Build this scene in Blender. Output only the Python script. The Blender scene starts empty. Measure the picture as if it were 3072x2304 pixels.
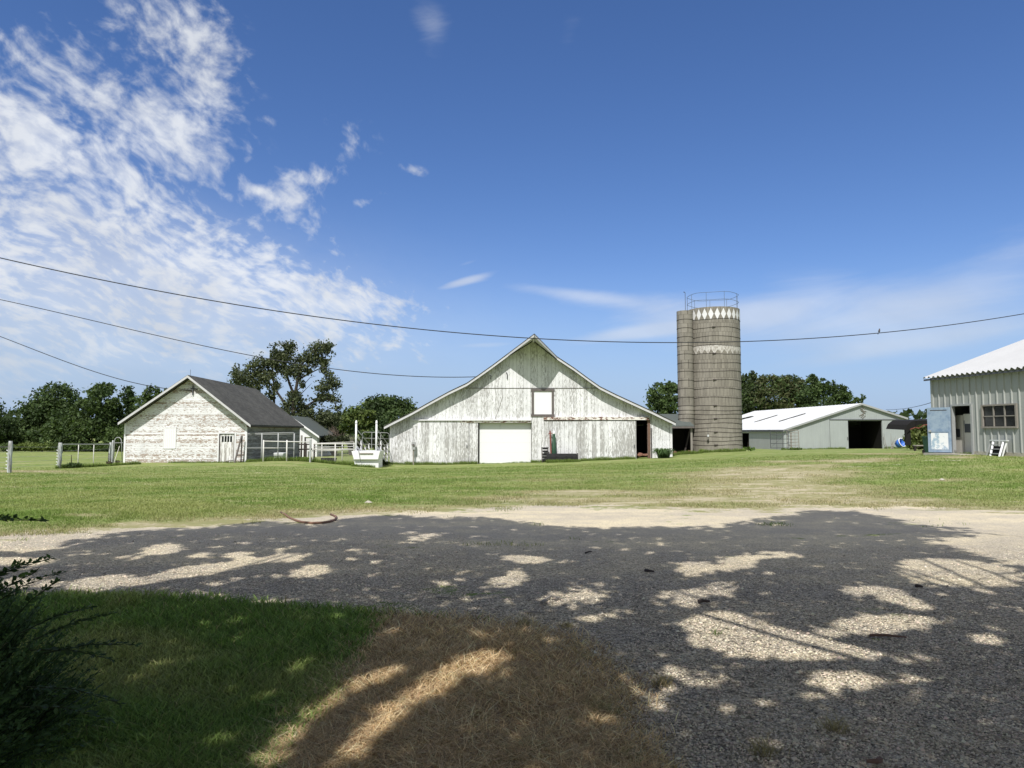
import bpy, bmesh, math, random
import numpy as np
from mathutils import Vector, Matrix
random.seed(7); rng = np.random.default_rng(11)
sc = bpy.context.scene
COL = sc.collection
R = math.radians
# ---------------------------------------------------------------- camera
F = 2130.0; PITCH = R(3.84); CH = 1.6
cp, sp = math.cos(PITCH), math.sin(PITCH)
cam = bpy.data.cameras.new('camera'); cam.sensor_width = 36; cam.lens = 36 * F / 3072
cam.clip_start = 0.05; cam.clip_end = 9000
camo = bpy.data.objects.new('camera', cam); COL.objects.link(camo)
camo.location = (0, 0, CH); camo.rotation_euler = (math.pi / 2 + PITCH, 0, 0)
sc.camera = camo
sc.view_settings.view_transform = 'Standard'; sc.view_settings.look = 'None'
sc.view_settings.exposure = 0; sc.view_settings.gamma = 1

def P(px, py, Y):
    u = (px - 1536) / F; v = (1152 - py) / F
    k = Y / (cp - v * sp)
    return Vector((u * k, Y, CH + (sp + v * cp) * k))
def proj(x, y, z):
    dz = z - CH
    d = y * cp + dz * sp
    return 1536 + F * x / d, 1152 - F * (dz * cp - y * sp) / d
# ---------------------------------------------------------------- sun + sky
AZ = R(16); EL = R(52)
S = Vector((-math.sin(AZ) * math.cos(EL), -math.cos(AZ) * math.cos(EL), math.sin(EL)))
sun = bpy.data.lights.new('sun', 'SUN'); sun.energy = 5.0; sun.angle = R(0.53); sun.color = (1.0, 0.965, 0.91)
suno = bpy.data.objects.new('sun', sun); COL.objects.link(suno); suno.rotation_euler = S.to_track_quat('Z', 'Y').to_euler()
suno.location = (0, 0, 40)
# ---------------------------------------------------------------- node helpers
class V_:
    def __init__(s, g, o): s.g = g; s.o = o
    def __add__(s, b): return s.g.m('ADD', s, b)
    def __radd__(s, b): return s.g.m('ADD', b, s)
    def __sub__(s, b): return s.g.m('SUBTRACT', s, b)
    def __rsub__(s, b): return s.g.m('SUBTRACT', b, s)
    def __mul__(s, b): return s.g.m('MULTIPLY', s, b)
    def __rmul__(s, b): return s.g.m('MULTIPLY', s, b)
    def __truediv__(s, b): return s.g.m('DIVIDE', s, b)
    def __neg__(s): return s.g.m('MULTIPLY', s, -1.0)
class G:
    def __init__(s, tree): s.t = tree; s.n = tree.nodes; s.l = tree.links
    def put(s, sock, v):
        if isinstance(v, V_): s.l.new(v.o, sock)
        elif isinstance(v, (int, float)): sock.default_value = v
        else:
            v = tuple(v)
            if len(v) == 3 and sock.type == 'RGBA': v = v + (1,)
            sock.default_value = v
    def m(s, op, a, b=None, c=None, clamp=False):
        n = s.n.new('ShaderNodeMath'); n.operation = op; n.use_clamp = clamp
        s.put(n.inputs[0], a)
        if b is not None: s.put(n.inputs[1], b)
        if c is not None: s.put(n.inputs[2], c)
        return V_(s, n.outputs[0])
    def step(s, x, a, b):
        n = s.n.new('ShaderNodeMapRange'); n.interpolation_type = 'SMOOTHSTEP'
        s.put(n.inputs[0], x); s.put(n.inputs[1], a); s.put(n.inputs[2], b)
        return V_(s, n.outputs[0])
    def coord(s, kind='Object'):
        n = s.n.new('ShaderNodeTexCoord'); return V_(s, n.outputs[kind])
    def sep(s, v):
        n = s.n.new('ShaderNodeSeparateXYZ'); s.put(n.inputs[0], v); return [V_(s, o) for o in n.outputs]
    def comb(s, x, y, z):
        n = s.n.new('ShaderNodeCombineXYZ')
        for i, a in enumerate((x, y, z)): s.put(n.inputs[i], a)
        return V_(s, n.outputs[0])
    def vmul(s, v, k):
        n = s.n.new('ShaderNodeVectorMath'); n.operation = 'MULTIPLY'; s.put(n.inputs[0], v); s.put(n.inputs[1], k); return V_(s, n.outputs[0])
    def vadd(s, v, k):
        n = s.n.new('ShaderNodeVectorMath'); n.operation = 'ADD'; s.put(n.inputs[0], v); s.put(n.inputs[1], k); return V_(s, n.outputs[0])
    def noise(s, v, scale=1.0, detail=4, rough=0.55, dist=0.0, color=False):
        n = s.n.new('ShaderNodeTexNoise'); s.put(n.inputs['Vector'], v); n.inputs['Scale'].default_value = scale
        n.inputs['Detail'].default_value = detail; n.inputs['Roughness'].default_value = rough; n.inputs['Distortion'].default_value = dist
        return V_(s, n.outputs['Color' if color else 0])
    def vor(s, v, scale, out='Distance', feature='F1'):
        n = s.n.new('ShaderNodeTexVoronoi'); n.feature = feature; s.put(n.inputs['Vector'], v); n.inputs['Scale'].default_value = scale
        return V_(s, n.outputs[out])
    def white(s, v):
        n = s.n.new('ShaderNodeTexWhiteNoise'); n.noise_dimensions = '1D'; s.put(n.inputs['W'], v); return V_(s, n.outputs['Value'])
    def mix(s, f, a, b, mode='MIX'):
        n = s.n.new('ShaderNodeMix'); n.data_type = 'RGBA'; n.blend_type = mode
        s.put(n.inputs[0], f); s.put(n.inputs[6], a); s.put(n.inputs[7], b); return V_(s, n.outputs[2])
    def attr(s, name, out='Color'):
        n = s.n.new('ShaderNodeAttribute'); n.attribute_name = name; return V_(s, n.outputs[out])
    def gray(s, v): return s.comb(v, v, v)
    def bump(s, h, strength=0.5, dist=0.02):
        n = s.n.new('ShaderNodeBump'); n.inputs['Strength'].default_value = strength; n.inputs['Distance'].default_value = dist
        s.put(n.inputs['Height'], h); return V_(s, n.outputs[0])
MATS = {}
def material(name):
    m = bpy.data.materials.new(name); m.use_nodes = True; MATS[name] = m
    g = G(m.node_tree); b = m.node_tree.nodes['Principled BSDF']
    b.inputs['Specular IOR Level'].default_value = 0.25
    return m, g, b
def finish(g, b, col, rough=0.8, bump=None, metal=0.0):
    g.put(b.inputs['Base Color'], col); g.put(b.inputs['Roughness'], rough)
    if metal: b.inputs['Metallic'].default_value = metal
    if bump is not None: g.put(b.inputs['Normal'], bump)
def simple(name, c, rough=0.7, var=0.35, scale=3.0, metal=0.0, stretch=(1, 1, 1)):
    m, g, b = material(name)
    o = g.coord()
    n = g.noise(g.vmul(o, stretch), scale, 6, 0.65)
    n2 = g.noise(o, scale * 6, 4, 0.6)
    f = g.m('ADD', g.m('MULTIPLY', n - 0.5, var * 2.2), g.m('MULTIPLY', n2 - 0.5, var)) + 1.0
    finish(g, b, g.mix(1.0, tuple(c), g.gray(f), 'MULTIPLY'), rough, g.bump(n2, 0.25, 0.01), metal)
    return m
def peel(name, horiz, board, t0, paint, wood, wood2, gain=0.5, seam=0.45, sc_across=9.0, sc_along=1.6, soft=0.06, rnd_amt=0.16):
    m, g, b = material(name)
    o = g.coord(); x, y, z = g.sep(o)
    h = x + y
    if horiz: a = z / board; vec = g.comb(h * sc_along, 0.0, z * sc_across)
    else: a = h / board; vec = g.comb(h * sc_across, 0.0, z * sc_along)
    fl = g.m('FLOOR', a); fr = g.m('FRACT', a)
    rnd = g.white(fl + 3.3); rnd2 = g.white(fl * 1.7 + 11.0)
    vec = g.vadd(vec, g.comb(0.0, rnd * 37.0, 0.0))
    n1 = g.noise(vec, 1.0, 7, 0.66, 0.25)
    nf = g.noise(g.vmul(vec, (3.1, 1, 3.1)), 1.0, 5, 0.6)
    n2 = g.noise(g.comb(h, 0.0, z), 0.22, 3, 0.5)
    t = n1 * 0.75 + nf * 0.25 + (rnd - 0.5) * rnd_amt + (n2 - 0.5) * gain
    mk = g.step(t, t0, t0 + soft)
    n3 = g.noise(g.vmul(vec, (2.0, 1, 1.3)), 1.3, 6, 0.7)
    wd = g.mix(g.step(n3, 0.35, 0.66), wood, wood2)
    pd = g.mix(g.step(g.noise(g.comb(h, 0.0, z), 0.9, 6, 0.7), 0.35, 0.75), tuple(paint), tuple(c * 0.8 for c in paint))
    pd = g.mix(1.0, pd, g.gray(0.9 + rnd2 * 0.14), 'MULTIPLY')
    c = g.mix(mk, pd, wd)
    sm = g.m('LESS_THAN', fr, 0.07)
    c = g.mix(g.m('MULTIPLY', sm, seam), c, (0.05, 0.045, 0.04))
    hb = g.m('MULTIPLY', sm, -1.0) + g.m('MULTIPLY', mk, -0.15)
    finish(g, b, c, 0.8, g.bump(hb, 0.5, 0.012))
    return m
# ---------------------------------------------------------------- mesh helpers
class MB:
    def __init__(s): s.v = []; s.f = []
    def add(s, vs, fs):
        k = len(s.v); s.v += [tuple(p) for p in vs]; s.f += [tuple(i + k for i in f) for f in fs]; return s
    def quad(s, a, b, c, d): return s.add((a, b, c, d), ((0, 1, 2, 3),))
    def poly(s, pts): return s.add(pts, (tuple(range(len(pts))),))
    def box(s, x0, x1, y0, y1, z0, z1):
        vs = [(x, y, z) for x in (x0, x1) for y in (y0, y1) for z in (z0, z1)]
        return s.add(vs, ((0, 1, 3, 2), (4, 6, 7, 5), (0, 4, 5, 1), (2, 3, 7, 6), (0, 2, 6, 4), (1, 5, 7, 3)))
    def prism(s, pts, off):
        n = len(pts); o = Vector(off)
        vs = [Vector(p) for p in pts] + [Vector(p) + o for p in pts]
        fs = [tuple(range(n)), tuple(reversed(range(n, 2 * n)))] + [(i, i + n, (i + 1) % n + n, (i + 1) % n) for i in range(n)]
        return s.add(vs, fs)
    def bar(s, a, b, w, h=None, up=(0, 0, 1)):
        a = Vector(a); b = Vector(b); h = h or w
        d = (b - a).normalized(); u = Vector(up)
        if abs(d.dot(u)) > 0.95: u = Vector((0, 1, 0))
        r = d.cross(u).normalized() * w / 2; u = r.cross(d).normalized() * h / 2
        vs = [p + i * r + j * u for p in (a, b) for i, j in ((-1, -1), (1, -1), (1, 1), (-1, 1))]
        return s.add(vs, ((0, 1, 2, 3), (7, 6, 5, 4), (0, 4, 5, 1), (1, 5, 6, 2), (2, 6, 7, 3), (3, 7, 4, 0)))
    def tube(s, pts, r, n=8, closed=False):
        pts = [Vector(p) for p in pts]; m = len(pts)
        rs = [r] * m if isinstance(r, (int, float)) else list(r)
        k = len(s.v); ref = None
        for i, p in enumerate(pts):
            if closed: d = pts[(i + 1) % m] - pts[i - 1]
            else: d = pts[min(i + 1, m - 1)] - pts[max(i - 1, 0)]
            d.normalize()
            if ref is None:
                ref = Vector((0, 0, 1)) if abs(d.z) < 0.9 else Vector((1, 0, 0))
            a = (ref - d * ref.dot(d)).normalized(); ref = a; b = d.cross(a)
            for j in range(n):
                t = 2 * math.pi * j / n
                s.v.append(tuple(p + (a * math.cos(t) + b * math.sin(t)) * rs[i]))
        rng_ = m if closed else m - 1
        for i in range(rng_):
            i2 = (i + 1) % m
            for j in range(n):
                s.f.append((k + i * n + j, k + i * n + (j + 1) % n, k + i2 * n + (j + 1) % n, k + i2 * n + j))
        if not closed:
            s.f.append(tuple(k + j for j in reversed(range(n)))); s.f.append(tuple(k + (m - 1) * n + j for j in range(n)))
        return s
    def lathe(s, prof, cx, cy, n=24):
        k = len(s.v)
        for r, z in prof:
            for j in range(n):
                t = 2 * math.pi * j / n; s.v.append((cx + r * math.cos(t), cy + r * math.sin(t), z))
        for i in range(len(prof) - 1):
            for j in range(n):
                s.f.append((k + i * n + j, k + i * n + (j + 1) % n, k + (i + 1) * n + (j + 1) % n, k + (i + 1) * n + j))
        return s
    def build(s, name, mat, parent=None, smooth=False, local=False):
        me = bpy.data.meshes.new(name)
        v = s.v
        if parent is not None and not local:
            l = world_loc(parent); v = [(p[0] - l.x, p[1] - l.y, p[2] - l.z) for p in v]
        me.from_pydata(v, [], s.f); me.materials.append(MATS[mat] if isinstance(mat, str) else mat)
        bm = bmesh.new(); bm.from_mesh(me); bmesh.ops.recalc_face_normals(bm, faces=bm.faces); bm.to_mesh(me); bm.free()
        if smooth: me.polygons.foreach_set('use_smooth', [True] * len(me.polygons))
        o = bpy.data.objects.new(name, me); COL.objects.link(o)
        if parent is not None: o.parent = parent
        return o
def world_loc(o):
    l = Vector(o.location)
    while o.parent: o = o.parent; l = l + o.location
    return l
def thing(name, label, cat, loc, group=None, rz=0.0):
    o = bpy.data.objects.new(name, None); COL.objects.link(o); o.empty_display_size = 0.3
    o.location = loc; o.rotation_euler = (0, 0, rz); o['label'] = label; o['category'] = cat
    if group: o['group'] = group
    return o
def tag(o, label, cat, group=None, kind=None):
    o['label'] = label; o['category'] = cat
    if group: o['group'] = group
    if kind: o['kind'] = kind
    return o
def recenter(o):
    me = o.data; n = len(me.vertices); a = np.empty(n * 3, np.float32); me.vertices.foreach_get('co', a); a = a.reshape(-1, 3)
    c = np.array([(a[:, 0].min() + a[:, 0].max()) / 2, (a[:, 1].min() + a[:, 1].max()) / 2, a[:, 2].min()], np.float32)
    me.vertices.foreach_set('co', (a - c).ravel()); o.location = Vector([float(q) for q in c]) + Vector(o.location); me.update(); return o
def np_mesh(name, verts, faces, mat, parent=None, col=None, smooth=False, attrs=None):
    verts = np.asarray(verts, np.float32); faces = np.asarray(faces, np.int32)
    if parent is not None:
        l = world_loc(parent); verts = verts - np.array([l.x, l.y, l.z], np.float32)
    me = bpy.data.meshes.new(name); k = faces.shape[1]
    me.vertices.add(len(verts)); me.vertices.foreach_set('co', verts.ravel())
    me.loops.add(faces.size); me.loops.foreach_set('vertex_index', faces.ravel())
    me.polygons.add(len(faces)); me.polygons.foreach_set('loop_start', np.arange(0, faces.size, k, dtype=np.int32))
    me.update(calc_edges=True)
    for nm, c in (([('col', col)] if col is not None else []) + list((attrs or {}).items())):
        at = me.color_attributes.new(nm, 'FLOAT_COLOR', 'POINT')
        c = np.asarray(c, np.float32)
        if c.shape[1] == 3: c = np.hstack([c, np.ones((len(c), 1), np.float32)])
        at.data.foreach_set('color', c.ravel())
    if smooth: me.polygons.foreach_set('use_smooth', np.ones(len(faces), bool))
    me.materials.append(MATS[mat] if isinstance(mat, str) else mat)
    o = bpy.data.objects.new(name, me); COL.objects.link(o)
    if parent is not None: o.parent = parent
    return o
# facade in the plane of constant y made of vertical strips, with rectangular holes
def facade(mb, y, prof, zb, holes=()):
    def zt(x):
        for (xa, za), (xb, zb_) in zip(prof[:-1], prof[1:]):
            if xa - 1e-6 <= x <= xb + 1e-6: return za + (zb_ - za) * (x - xa) / max(xb - xa, 1e-6)
        return prof[-1][1]
    xs = sorted(set([p[0] for p in prof] + [h[0] for h in holes] + [h[1] for h in holes]))
    for a, b in zip(xs[:-1], xs[1:]):
        if b - a < 1e-5: continue
        mid = (a + b) / 2; hs = sorted([h for h in holes if h[0] < mid < h[1]], key=lambda h: h[2])
        lo = zb
        for h in hs:
            if h[2] > lo + 1e-4: mb.quad((a, y, lo), (b, y, lo), (b, y, h[2]), (a, y, h[2]))
            lo = h[3]
        mb.quad((a, y, lo), (b, y, lo), (b, y, zt(b)), (a, y, zt(a)))
def frect(x0, y0, x1, y1, Y):      # rectangle of photo points on the facade plane y=Y -> x0,x1,z0,z1
    a = P(x0, (y0 + y1) / 2, Y); b = P(x1, (y0 + y1) / 2, Y)
    return a.x, b.x, P((x0 + x1) / 2, y1, Y).z, P((x0 + x1) / 2, y0, Y).z
# ---------------------------------------------------------------- terrain height
_gp = [(372, 1388, 50), (741, 1386, 50), (1182, 1393, 54), (1500, 1390, 54), (1800, 1381, 54), (2012, 1371, 54), (2144, 1357, 58),
       (2352, 1349, 90), (2722, 1345, 90), (2919, 1365.5, 31.5), (3072, 1369.5, 29), (32, 1418, 36), (181, 1405, 43.7), (1100, 1401, 49.2),
       (100, 1352, 110), (330, 1352, 110), (860, 1382, 50), (2780, 1352, 60), (2250, 1346, 100), (900, 1376, 66)]
_G = [tuple(P(*g)) for g in _gp]
_G += [(x, y, 0.0) for x in (-30, -8, 0, 8, 26) for y in (-30, 1, 8, 15)]
_G += [(x, y, -1.4) for x, y in ((-400, 200), (-150, 300), (0, 300), (150, 300), (400, 200), (0, 140))]
_G += [(60, 40, 0.4), (-70, 40, -0.8)]
_G = np.array(_G)
_A = np.sqrt(((_G[:, None, :2] - _G[None, :, :2]) ** 2).sum(-1) + 9.0)
_n = len(_G); _M = np.zeros((_n + 1, _n + 1)); _M[:_n, :_n] = _A; _M[:_n, _n] = 1; _M[_n, :_n] = 1
_w = np.linalg.solve(_M, np.append(_G[:, 2], 0))
def GZ(x, y):
    x = np.atleast_1d(np.asarray(x, float)); y = np.atleast_1d(np.asarray(y, float))
    out = np.full(x.shape, _w[-1])
    for i in range(_n): out += _w[i] * np.sqrt((x - _G[i, 0]) ** 2 + (y - _G[i, 1]) ** 2 + 9.0)
    r = np.sqrt(x * x + y * y); k = np.clip((r - 250) / 300, 0, 1)
    return out * (1 - k) + (-1.4) * k
def gz(x, y): return float(GZ(x, y)[0])
def gpt(px, py):                    # photo point on near flat ground
    v = (1152 - py) / F; t = (sp + v * cp) / (cp - v * sp)
    Y = -CH / t; return (px - 1536) / F * Y / (cp - v * sp), Y
def vnoise(x, y, seed=0, octs=4):   # value noise on numpy arrays, 0..1
    out = 0; amp = 1; tot = 0
    for o in range(octs):
        xi = np.floor(x).astype(np.int64); yi = np.floor(y).astype(np.int64); fx = x - xi; fy = y - yi
        fx = fx * fx * (3 - 2 * fx); fy = fy * fy * (3 - 2 * fy)
        def h(a, b):
            q = (a * 374761393 + b * 668265263 + (seed + o) * 1442695041) & 0xffffffff
            q = ((q ^ (q >> 13)) * 1274126177) & 0xffffffff
            return ((q ^ (q >> 16)) & 0xffff) / 65535.0
        a = h(xi, yi) * (1 - fx) + h(xi + 1, yi) * fx; b = h(xi, yi + 1) * (1 - fx) + h(xi + 1, yi + 1) * fx
        out = out + amp * (a * (1 - fy) + b * fy); tot += amp; amp *= 0.5; x = x * 2.03 + 17.1; y = y * 2.03 + 5.7
    return out / tot
def sdist(x, y, poly):              # signed distance to polygon, + inside
    poly = np.array(poly); d = np.full(x.shape, 1e9); ins = np.zeros(x.shape, bool)
    for i in range(len(poly)):
        a = poly[i]; b = poly[(i + 1) % len(poly)]; e = b - a
        t = np.clip(((x - a[0]) * e[0] + (y - a[1]) * e[1]) / (e @ e + 1e-12), 0, 1)
        d = np.minimum(d, np.hypot(x - a[0] - t * e[0], y - a[1] - t * e[1]))
        c = ((a[1] > y) != (b[1] > y)) & (x < (b[0] - a[0]) * (y - a[1]) / (b[1] - a[1] + 1e-12) + a[0])
        ins ^= c
    return np.where(ins, d, -d)
# regions on the ground
_far = [(-2500, 1640), (-600, 1618), (0, 1610), (300, 1600), (450, 1588), (600, 1577), (850, 1562), (1050, 1546), (1250, 1534), (1536, 1519), (1750, 1516), (1900, 1520), (2150, 1532), (2400, 1522), (2700, 1522), (3072, 1536), (4200, 1550), (6500, 1560)]
_near = [(1880, 2304), (1814, 2200), (1780, 2145), (1828, 2075), (1765, 2040), (1710, 1978), (1675, 1929), (1536, 1894), (1424, 1862), (1146, 1839), (972, 1821), (764, 1808), (625, 1792), (347, 1783), (187, 1783), (0, 1790), (-1200, 1800), (-2500, 1810)]
GRAVEL = [gpt(*p) for p in _far] + [(40, 0.0), (40, -6), (1.1, -6), (0.9, 1.5)] + [gpt(*p) for p in _near]
DRY = [gpt(*p) for p in [(1146, 1839), (1090, 1900), (1050, 1970), (1000, 2050), (950, 2120), (830, 2230), (770, 2320)]] + [(-0.8, 1.2), (-0.6, -3), (1.3, -3)] + [gpt(*p) for p in [(2000, 2320), (1950, 2200), (1950, 2060), (1830, 1960), (1760, 1900), (1560, 1870), (1424, 1845)]]
DIRT = [(420, 1573, 75, 5, 1), (300, 1590, 60, 5, .8), (1720, 1478, 200, 7, 1), (1500, 1493, 160, 6, .5), (2050, 1500, 120, 10, .7), (2350, 1490, 200, 16, .55), (2300, 1440, 260, 26, .5),
        (2250, 1410, 120, 10, .65), (2450, 1397, 90, 5, .8), (2560, 1383, 130, 5, .8), (2650, 1362, 120, 3, .8), (2650, 1376, 60, 3, .7), (2330, 1385, 80, 4, .6), (2700, 1500, 220, 12, .45), (2880, 1372, 60, 4, .8),
        (880, 1535, 90, 5, .5), (1150, 1533, 120, 6, .5), (80, 1414, 130, 3, .9), (260, 1547, 90, 6, .45), (740, 1520, 120, 4, .35), (1850, 1500, 350, 10, .5), (2870, 1440, 130, 6, .4), (240, 1420, 130, 3, .4), (2200, 1470, 300, 20, .5), (2450, 1420, 200, 14, .5), (2100, 1425, 160, 10, .35), (2600, 1470, 260, 16, .4), (1650, 1440, 200, 8, .3), (950, 1408, 60, 3, .35)]
def masks(x, y, z):
    gr = sdist(x, y, GRAVEL); dr = sdist(x, y, DRY)
    w = 0.12 + 0.055 * np.abs(y)
    G_ = np.clip(0.5 + gr / (2 * w), 0, 1); D_ = np.clip(0.5 + dr / 0.5, 0, 1)
    px, py = proj(x, np.maximum(y, 2), z); di = np.zeros(x.shape)
    ok = y > 9
    for cx, cy, rx, ry, wt in DIRT:
        di += wt * np.exp(-(((px - cx) / rx) ** 2 + ((py - cy) / ry) ** 2)) * ok
    di = di * 1.25 + 0.85 * np.exp(-((gr + 0.2) / (0.25 + 0.07 * np.abs(y))) ** 2) * (y > 8) * (0.45 + 0.55 * vnoise(x * .35 + 7, y * .35, 33, 3))
    di = di * (0.55 + 0.8 * vnoise(x * .5 + 70, y * 1.6, 41, 4))
    return G_, D_, np.clip(di, 0, 0.8)
# ---------------------------------------------------------------- sky
w = bpy.data.worlds.new('World'); sc.world = w; w.use_nodes = True
g = G(w.node_tree); bg = w.node_tree.nodes['Background']
sky = g.n.new('ShaderNodeTexSky'); sky.sky_type = 'NISHITA'; sky.sun_disc = False
sky.sun_elevation = EL; sky.sun_rotation = math.pi + AZ
sky.altitude = 300; sky.air_density = 1.0; sky.dust_density = 0.6; sky.ozone_density = 3.2
dirv = g.coord('Generated'); dx, dy, dz = g.sep(dirv)
az = g.m('ARCTAN2', dx, dy); el = g.m('ARCSINE', dz)
def azel(px, py):
    p = P(px, py, 1.0) - Vector((0, 0, CH)); p.normalize(); return math.atan2(p.x, p.y), math.asin(p.z)
def blob(px, py, rx, ry, rot, wt):
    a0, e0 = azel(px, py); ca, sa = math.cos(R(rot)), math.sin(R(rot))   # rot>0 : falls to the right
    a = az - a0; e = el - e0
    u = (a * ca - e * sa) / (rx / F); v = (a * sa + e * ca) / (ry / F)
    q = u * u + v * v
    return g.m('EXPONENT', g.m('MULTIPLY', q, -1.0)) * wt
def total(L):
    s_ = None
    for b in L: q = blob(*b); s_ = q if s_ is None else s_ + q
    return s_
mass = total([(60, 640, 480, 210, 14, .62), (480, 800, 480, 180, 22, .60), (820, 890, 330, 110, 14, .52), (1130, 905, 190, 44, 4, .46), (100, 980, 760, 190, 0, .40), (-500, 700, 500, 400, 0, .6), (20, 420, 150, 120, 30, .42)])
wisp = total([(420, 40, 170, 80, 35, .52), (600, 100, 150, 90, 45, .68), (470, 440, 210, 120, 28, .50), (300, 240, 170, 90, 45, .40), (640, 300, 120, 40, 35, .34), (560, 380, 130, 80, 20, .34),
              (950, 530, 105, 34, -22, .52), (860, 620, 60, 70, 50, .36), (1050, 415, 110, 50, 10, .34), (1230, 511, 46, 14, 8, .62), (1090, 605, 36, 15, -10, .55), (810, 358, 50, 16, -12, .42), (1160, 578, 30, 11, 5, .36), (775, 570, 26, 14, 0, .45),
              (70, 150, 110, 40, 30, .26), (930, 700, 220, 80, 38, .34), (-100, 150, 200, 120, 0, .35), (640, 540, 140, 60, 30, .30)])
haze = total([(1290, 70, 60, 90, -35, .40), (1700, 110, 50, 110, 15, .26), (1390, 845, 100, 14, -16, .85), (1400, 790, 55, 9, -18, .42), (1900, 1000, 200, 20, -6, .75), (2050, 930, 500, 60, 6, .42), (1700, 880, 260, 20, 8, .4), (2700, 1040, 300, 26, -8, .4), (2950, 830, 260, 90, -20, .46), (2500, 850, 230, 70, 12, .34), (2300, 930, 200, 60, -14, .3), (1450, 1035, 120, 12, -3, .5), (1040, 1070, 160, 14, -6, .55),
              (2300, 1020, 600, 110, 0, .26), (2800, 980, 400, 70, 0, .26)])
k = g.m('MAXIMUM', dz, 0.0) + 0.62
pv = g.comb(dx / k, dy / k, 0.0)
rotn = g.n.new('ShaderNodeVectorRotate'); rotn.inputs['Angle'].default_value = R(-24); g.put(rotn.inputs['Vector'], pv); pr = V_(g, rotn.outputs[0])
wv = g.noise(pr, 3.0, 3, 0.5, 0.0, True)
pw = g.vadd(pr, g.vmul(g.vadd(wv, (-.5, -.5, -.5)), (0.16, 0.16, 0.0)))
pe = g.n.new('ShaderNodeVectorRotate'); pe.rotation_type = 'Y_AXIS'; pe.inputs['Angle'].default_value = 0.0
ae = g.comb(az * 1.0 - el * 0.55, el * 1.0 + az * 0.42, 0.0)      # streaks of the cloud field fall to the right
aw = g.noise(ae, 5.0, 3, 0.55, 0.0, True); ae = g.vadd(ae, g.vmul(g.vadd(aw, (-.5, -.5, -.5)), (0.10, 0.06, 0.0)))
pers = g.step(el, 0.0, 0.45) * -0.9 + 2.5
ae = g.vmul(ae, g.comb(1.0, pers, 0.0))
big = g.noise(ae, 4.5, 2, 0.5)
mid = g.noise(ae, 13.0, 3, 0.5)
fine = g.noise(ae, 38.0, 4, 0.55)
tex = big * 0.22 + mid * 0.36 + fine * 0.42
mass = g.m('MINIMUM', mass, 0.66 )
c1 = g.step(mass * 1.45 + (tex - 0.5) * 3.8 + (fine - 0.5) * 0.6, 0.20, 1.45) * g.step(mass, 0.03, 0.2)
c2 = g.step(wisp * 1.35 + (tex - 0.5) * 3.7 + (fine - 0.5) * 0.8, 0.30, 1.75) * 0.98 * g.step(wisp, 0.03, 0.2)
stre = g.noise(g.comb(az + el * 0.4, (el - az * 0.12) * 5.0, 0.0), 5.0, 6, 0.6, 0.4)
c3 = g.step(haze + (stre - 0.5) * 0.7, 0.17, 0.95) * 0.58 * g.step(haze, 0.02, 0.15)
veil = g.step(mass + (big - 0.5) * 1.2 + (mid - 0.5) * 1.5 + (fine - 0.5) * 0.9, 0.22, 1.0) * 0.86 * g.step(mass, 0.05, 0.4)
lowv = total([(60, 930, 900, 230, 3, .62), (500, 800, 420, 130, 20, .30)]) * (g.step(mid * 0.5 + fine * 0.5, 0.2, 0.6) * 0.35 + 0.65)
# unseen cloud added behind and overhead to whiten the ambient light
back = g.m('MAXIMUM', g.step(dy, 0.1, -0.25), g.step(el, 0.72, 0.95)) * g.step(g.noise(pw, 1.6, 5, 0.6), 0.30, 0.50) * 0.97
c = g.m('MAXIMUM', g.m('MAXIMUM', c1, c2), g.m('MAXIMUM', c3, g.m('MAXIMUM', g.m('MAXIMUM', veil, g.m('MINIMUM', lowv, 0.78)), back))) * g.step(dz, -0.02, 0.05)
hs = g.n.new('ShaderNodeHueSaturation'); hs.inputs['Saturation'].default_value = 1.16; hs.inputs['Value'].default_value = 1.0
g.l.new(sky.outputs[0], hs.inputs['Color'])
skyc = g.mix(1.0, V_(g, hs.outputs[0]), (0.98, 0.95, 1.13), 'MULTIPLY')
skyc = g.mix(g.step(el, 0.24, -0.02) * 0.85, skyc, (2.9, 4.25, 6.5))
cb = g.noise(g.vmul(pw, (1, 1.5, 1)), 4.5, 4, 0.55)
bright = g.m('MULTIPLY', g.step(cb, 0.25, 0.75), 0.16) + 0.84
ccol = g.mix(g.step(el, 0.20, 0.0), (7.4, 7.7, 8.2), (4.6, 5.4, 6.5))
ccol = g.mix(1.0, ccol, g.gray(bright), 'MULTIPLY')
ccol = g.mix(g.m('MAXIMUM', g.step(dy, 0.1, -0.25), g.step(el, 0.72, 0.95)), ccol, (5.6, 5.7, 5.8))
g.put(bg.inputs['Color'], g.mix(c * 0.93, skyc, ccol)); bg.inputs['Strength'].default_value = 0.115
# ================================================================= materials
peel('barn_paint', False, 0.27, 0.50, (0.79, 0.795, 0.81), (0.31, 0.305, 0.295), (0.46, 0.455, 0.445), gain=0.30, seam=0.45, sc_across=17.0, sc_along=3.4, soft=0.09, rnd_amt=0.09)
peel('barn_door_paint', False, 0.30, 0.475, (0.78, 0.785, 0.80), (0.30, 0.295, 0.29), (0.46, 0.455, 0.445), gain=0.32, seam=0.5, sc_across=15.0, sc_along=2.8, soft=0.09, rnd_amt=0.14)
peel('shed_paint', True, 0.125, 0.50, (0.82, 0.825, 0.84), (0.32, 0.22, 0.17), (0.44, 0.41, 0.38), gain=0.16, seam=0.45, sc_across=12.0, sc_along=4.5, soft=0.05, rnd_amt=0.12)
peel('shed_gray', True, 0.125, 0.44, (0.36, 0.36, 0.36), (0.12, 0.115, 0.11), (0.24, 0.235, 0.23), gain=0.3, seam=0.4, sc_across=8.0, sc_along=1.0, soft=0.15)  # clapboard in darker grays than the front wall
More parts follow.
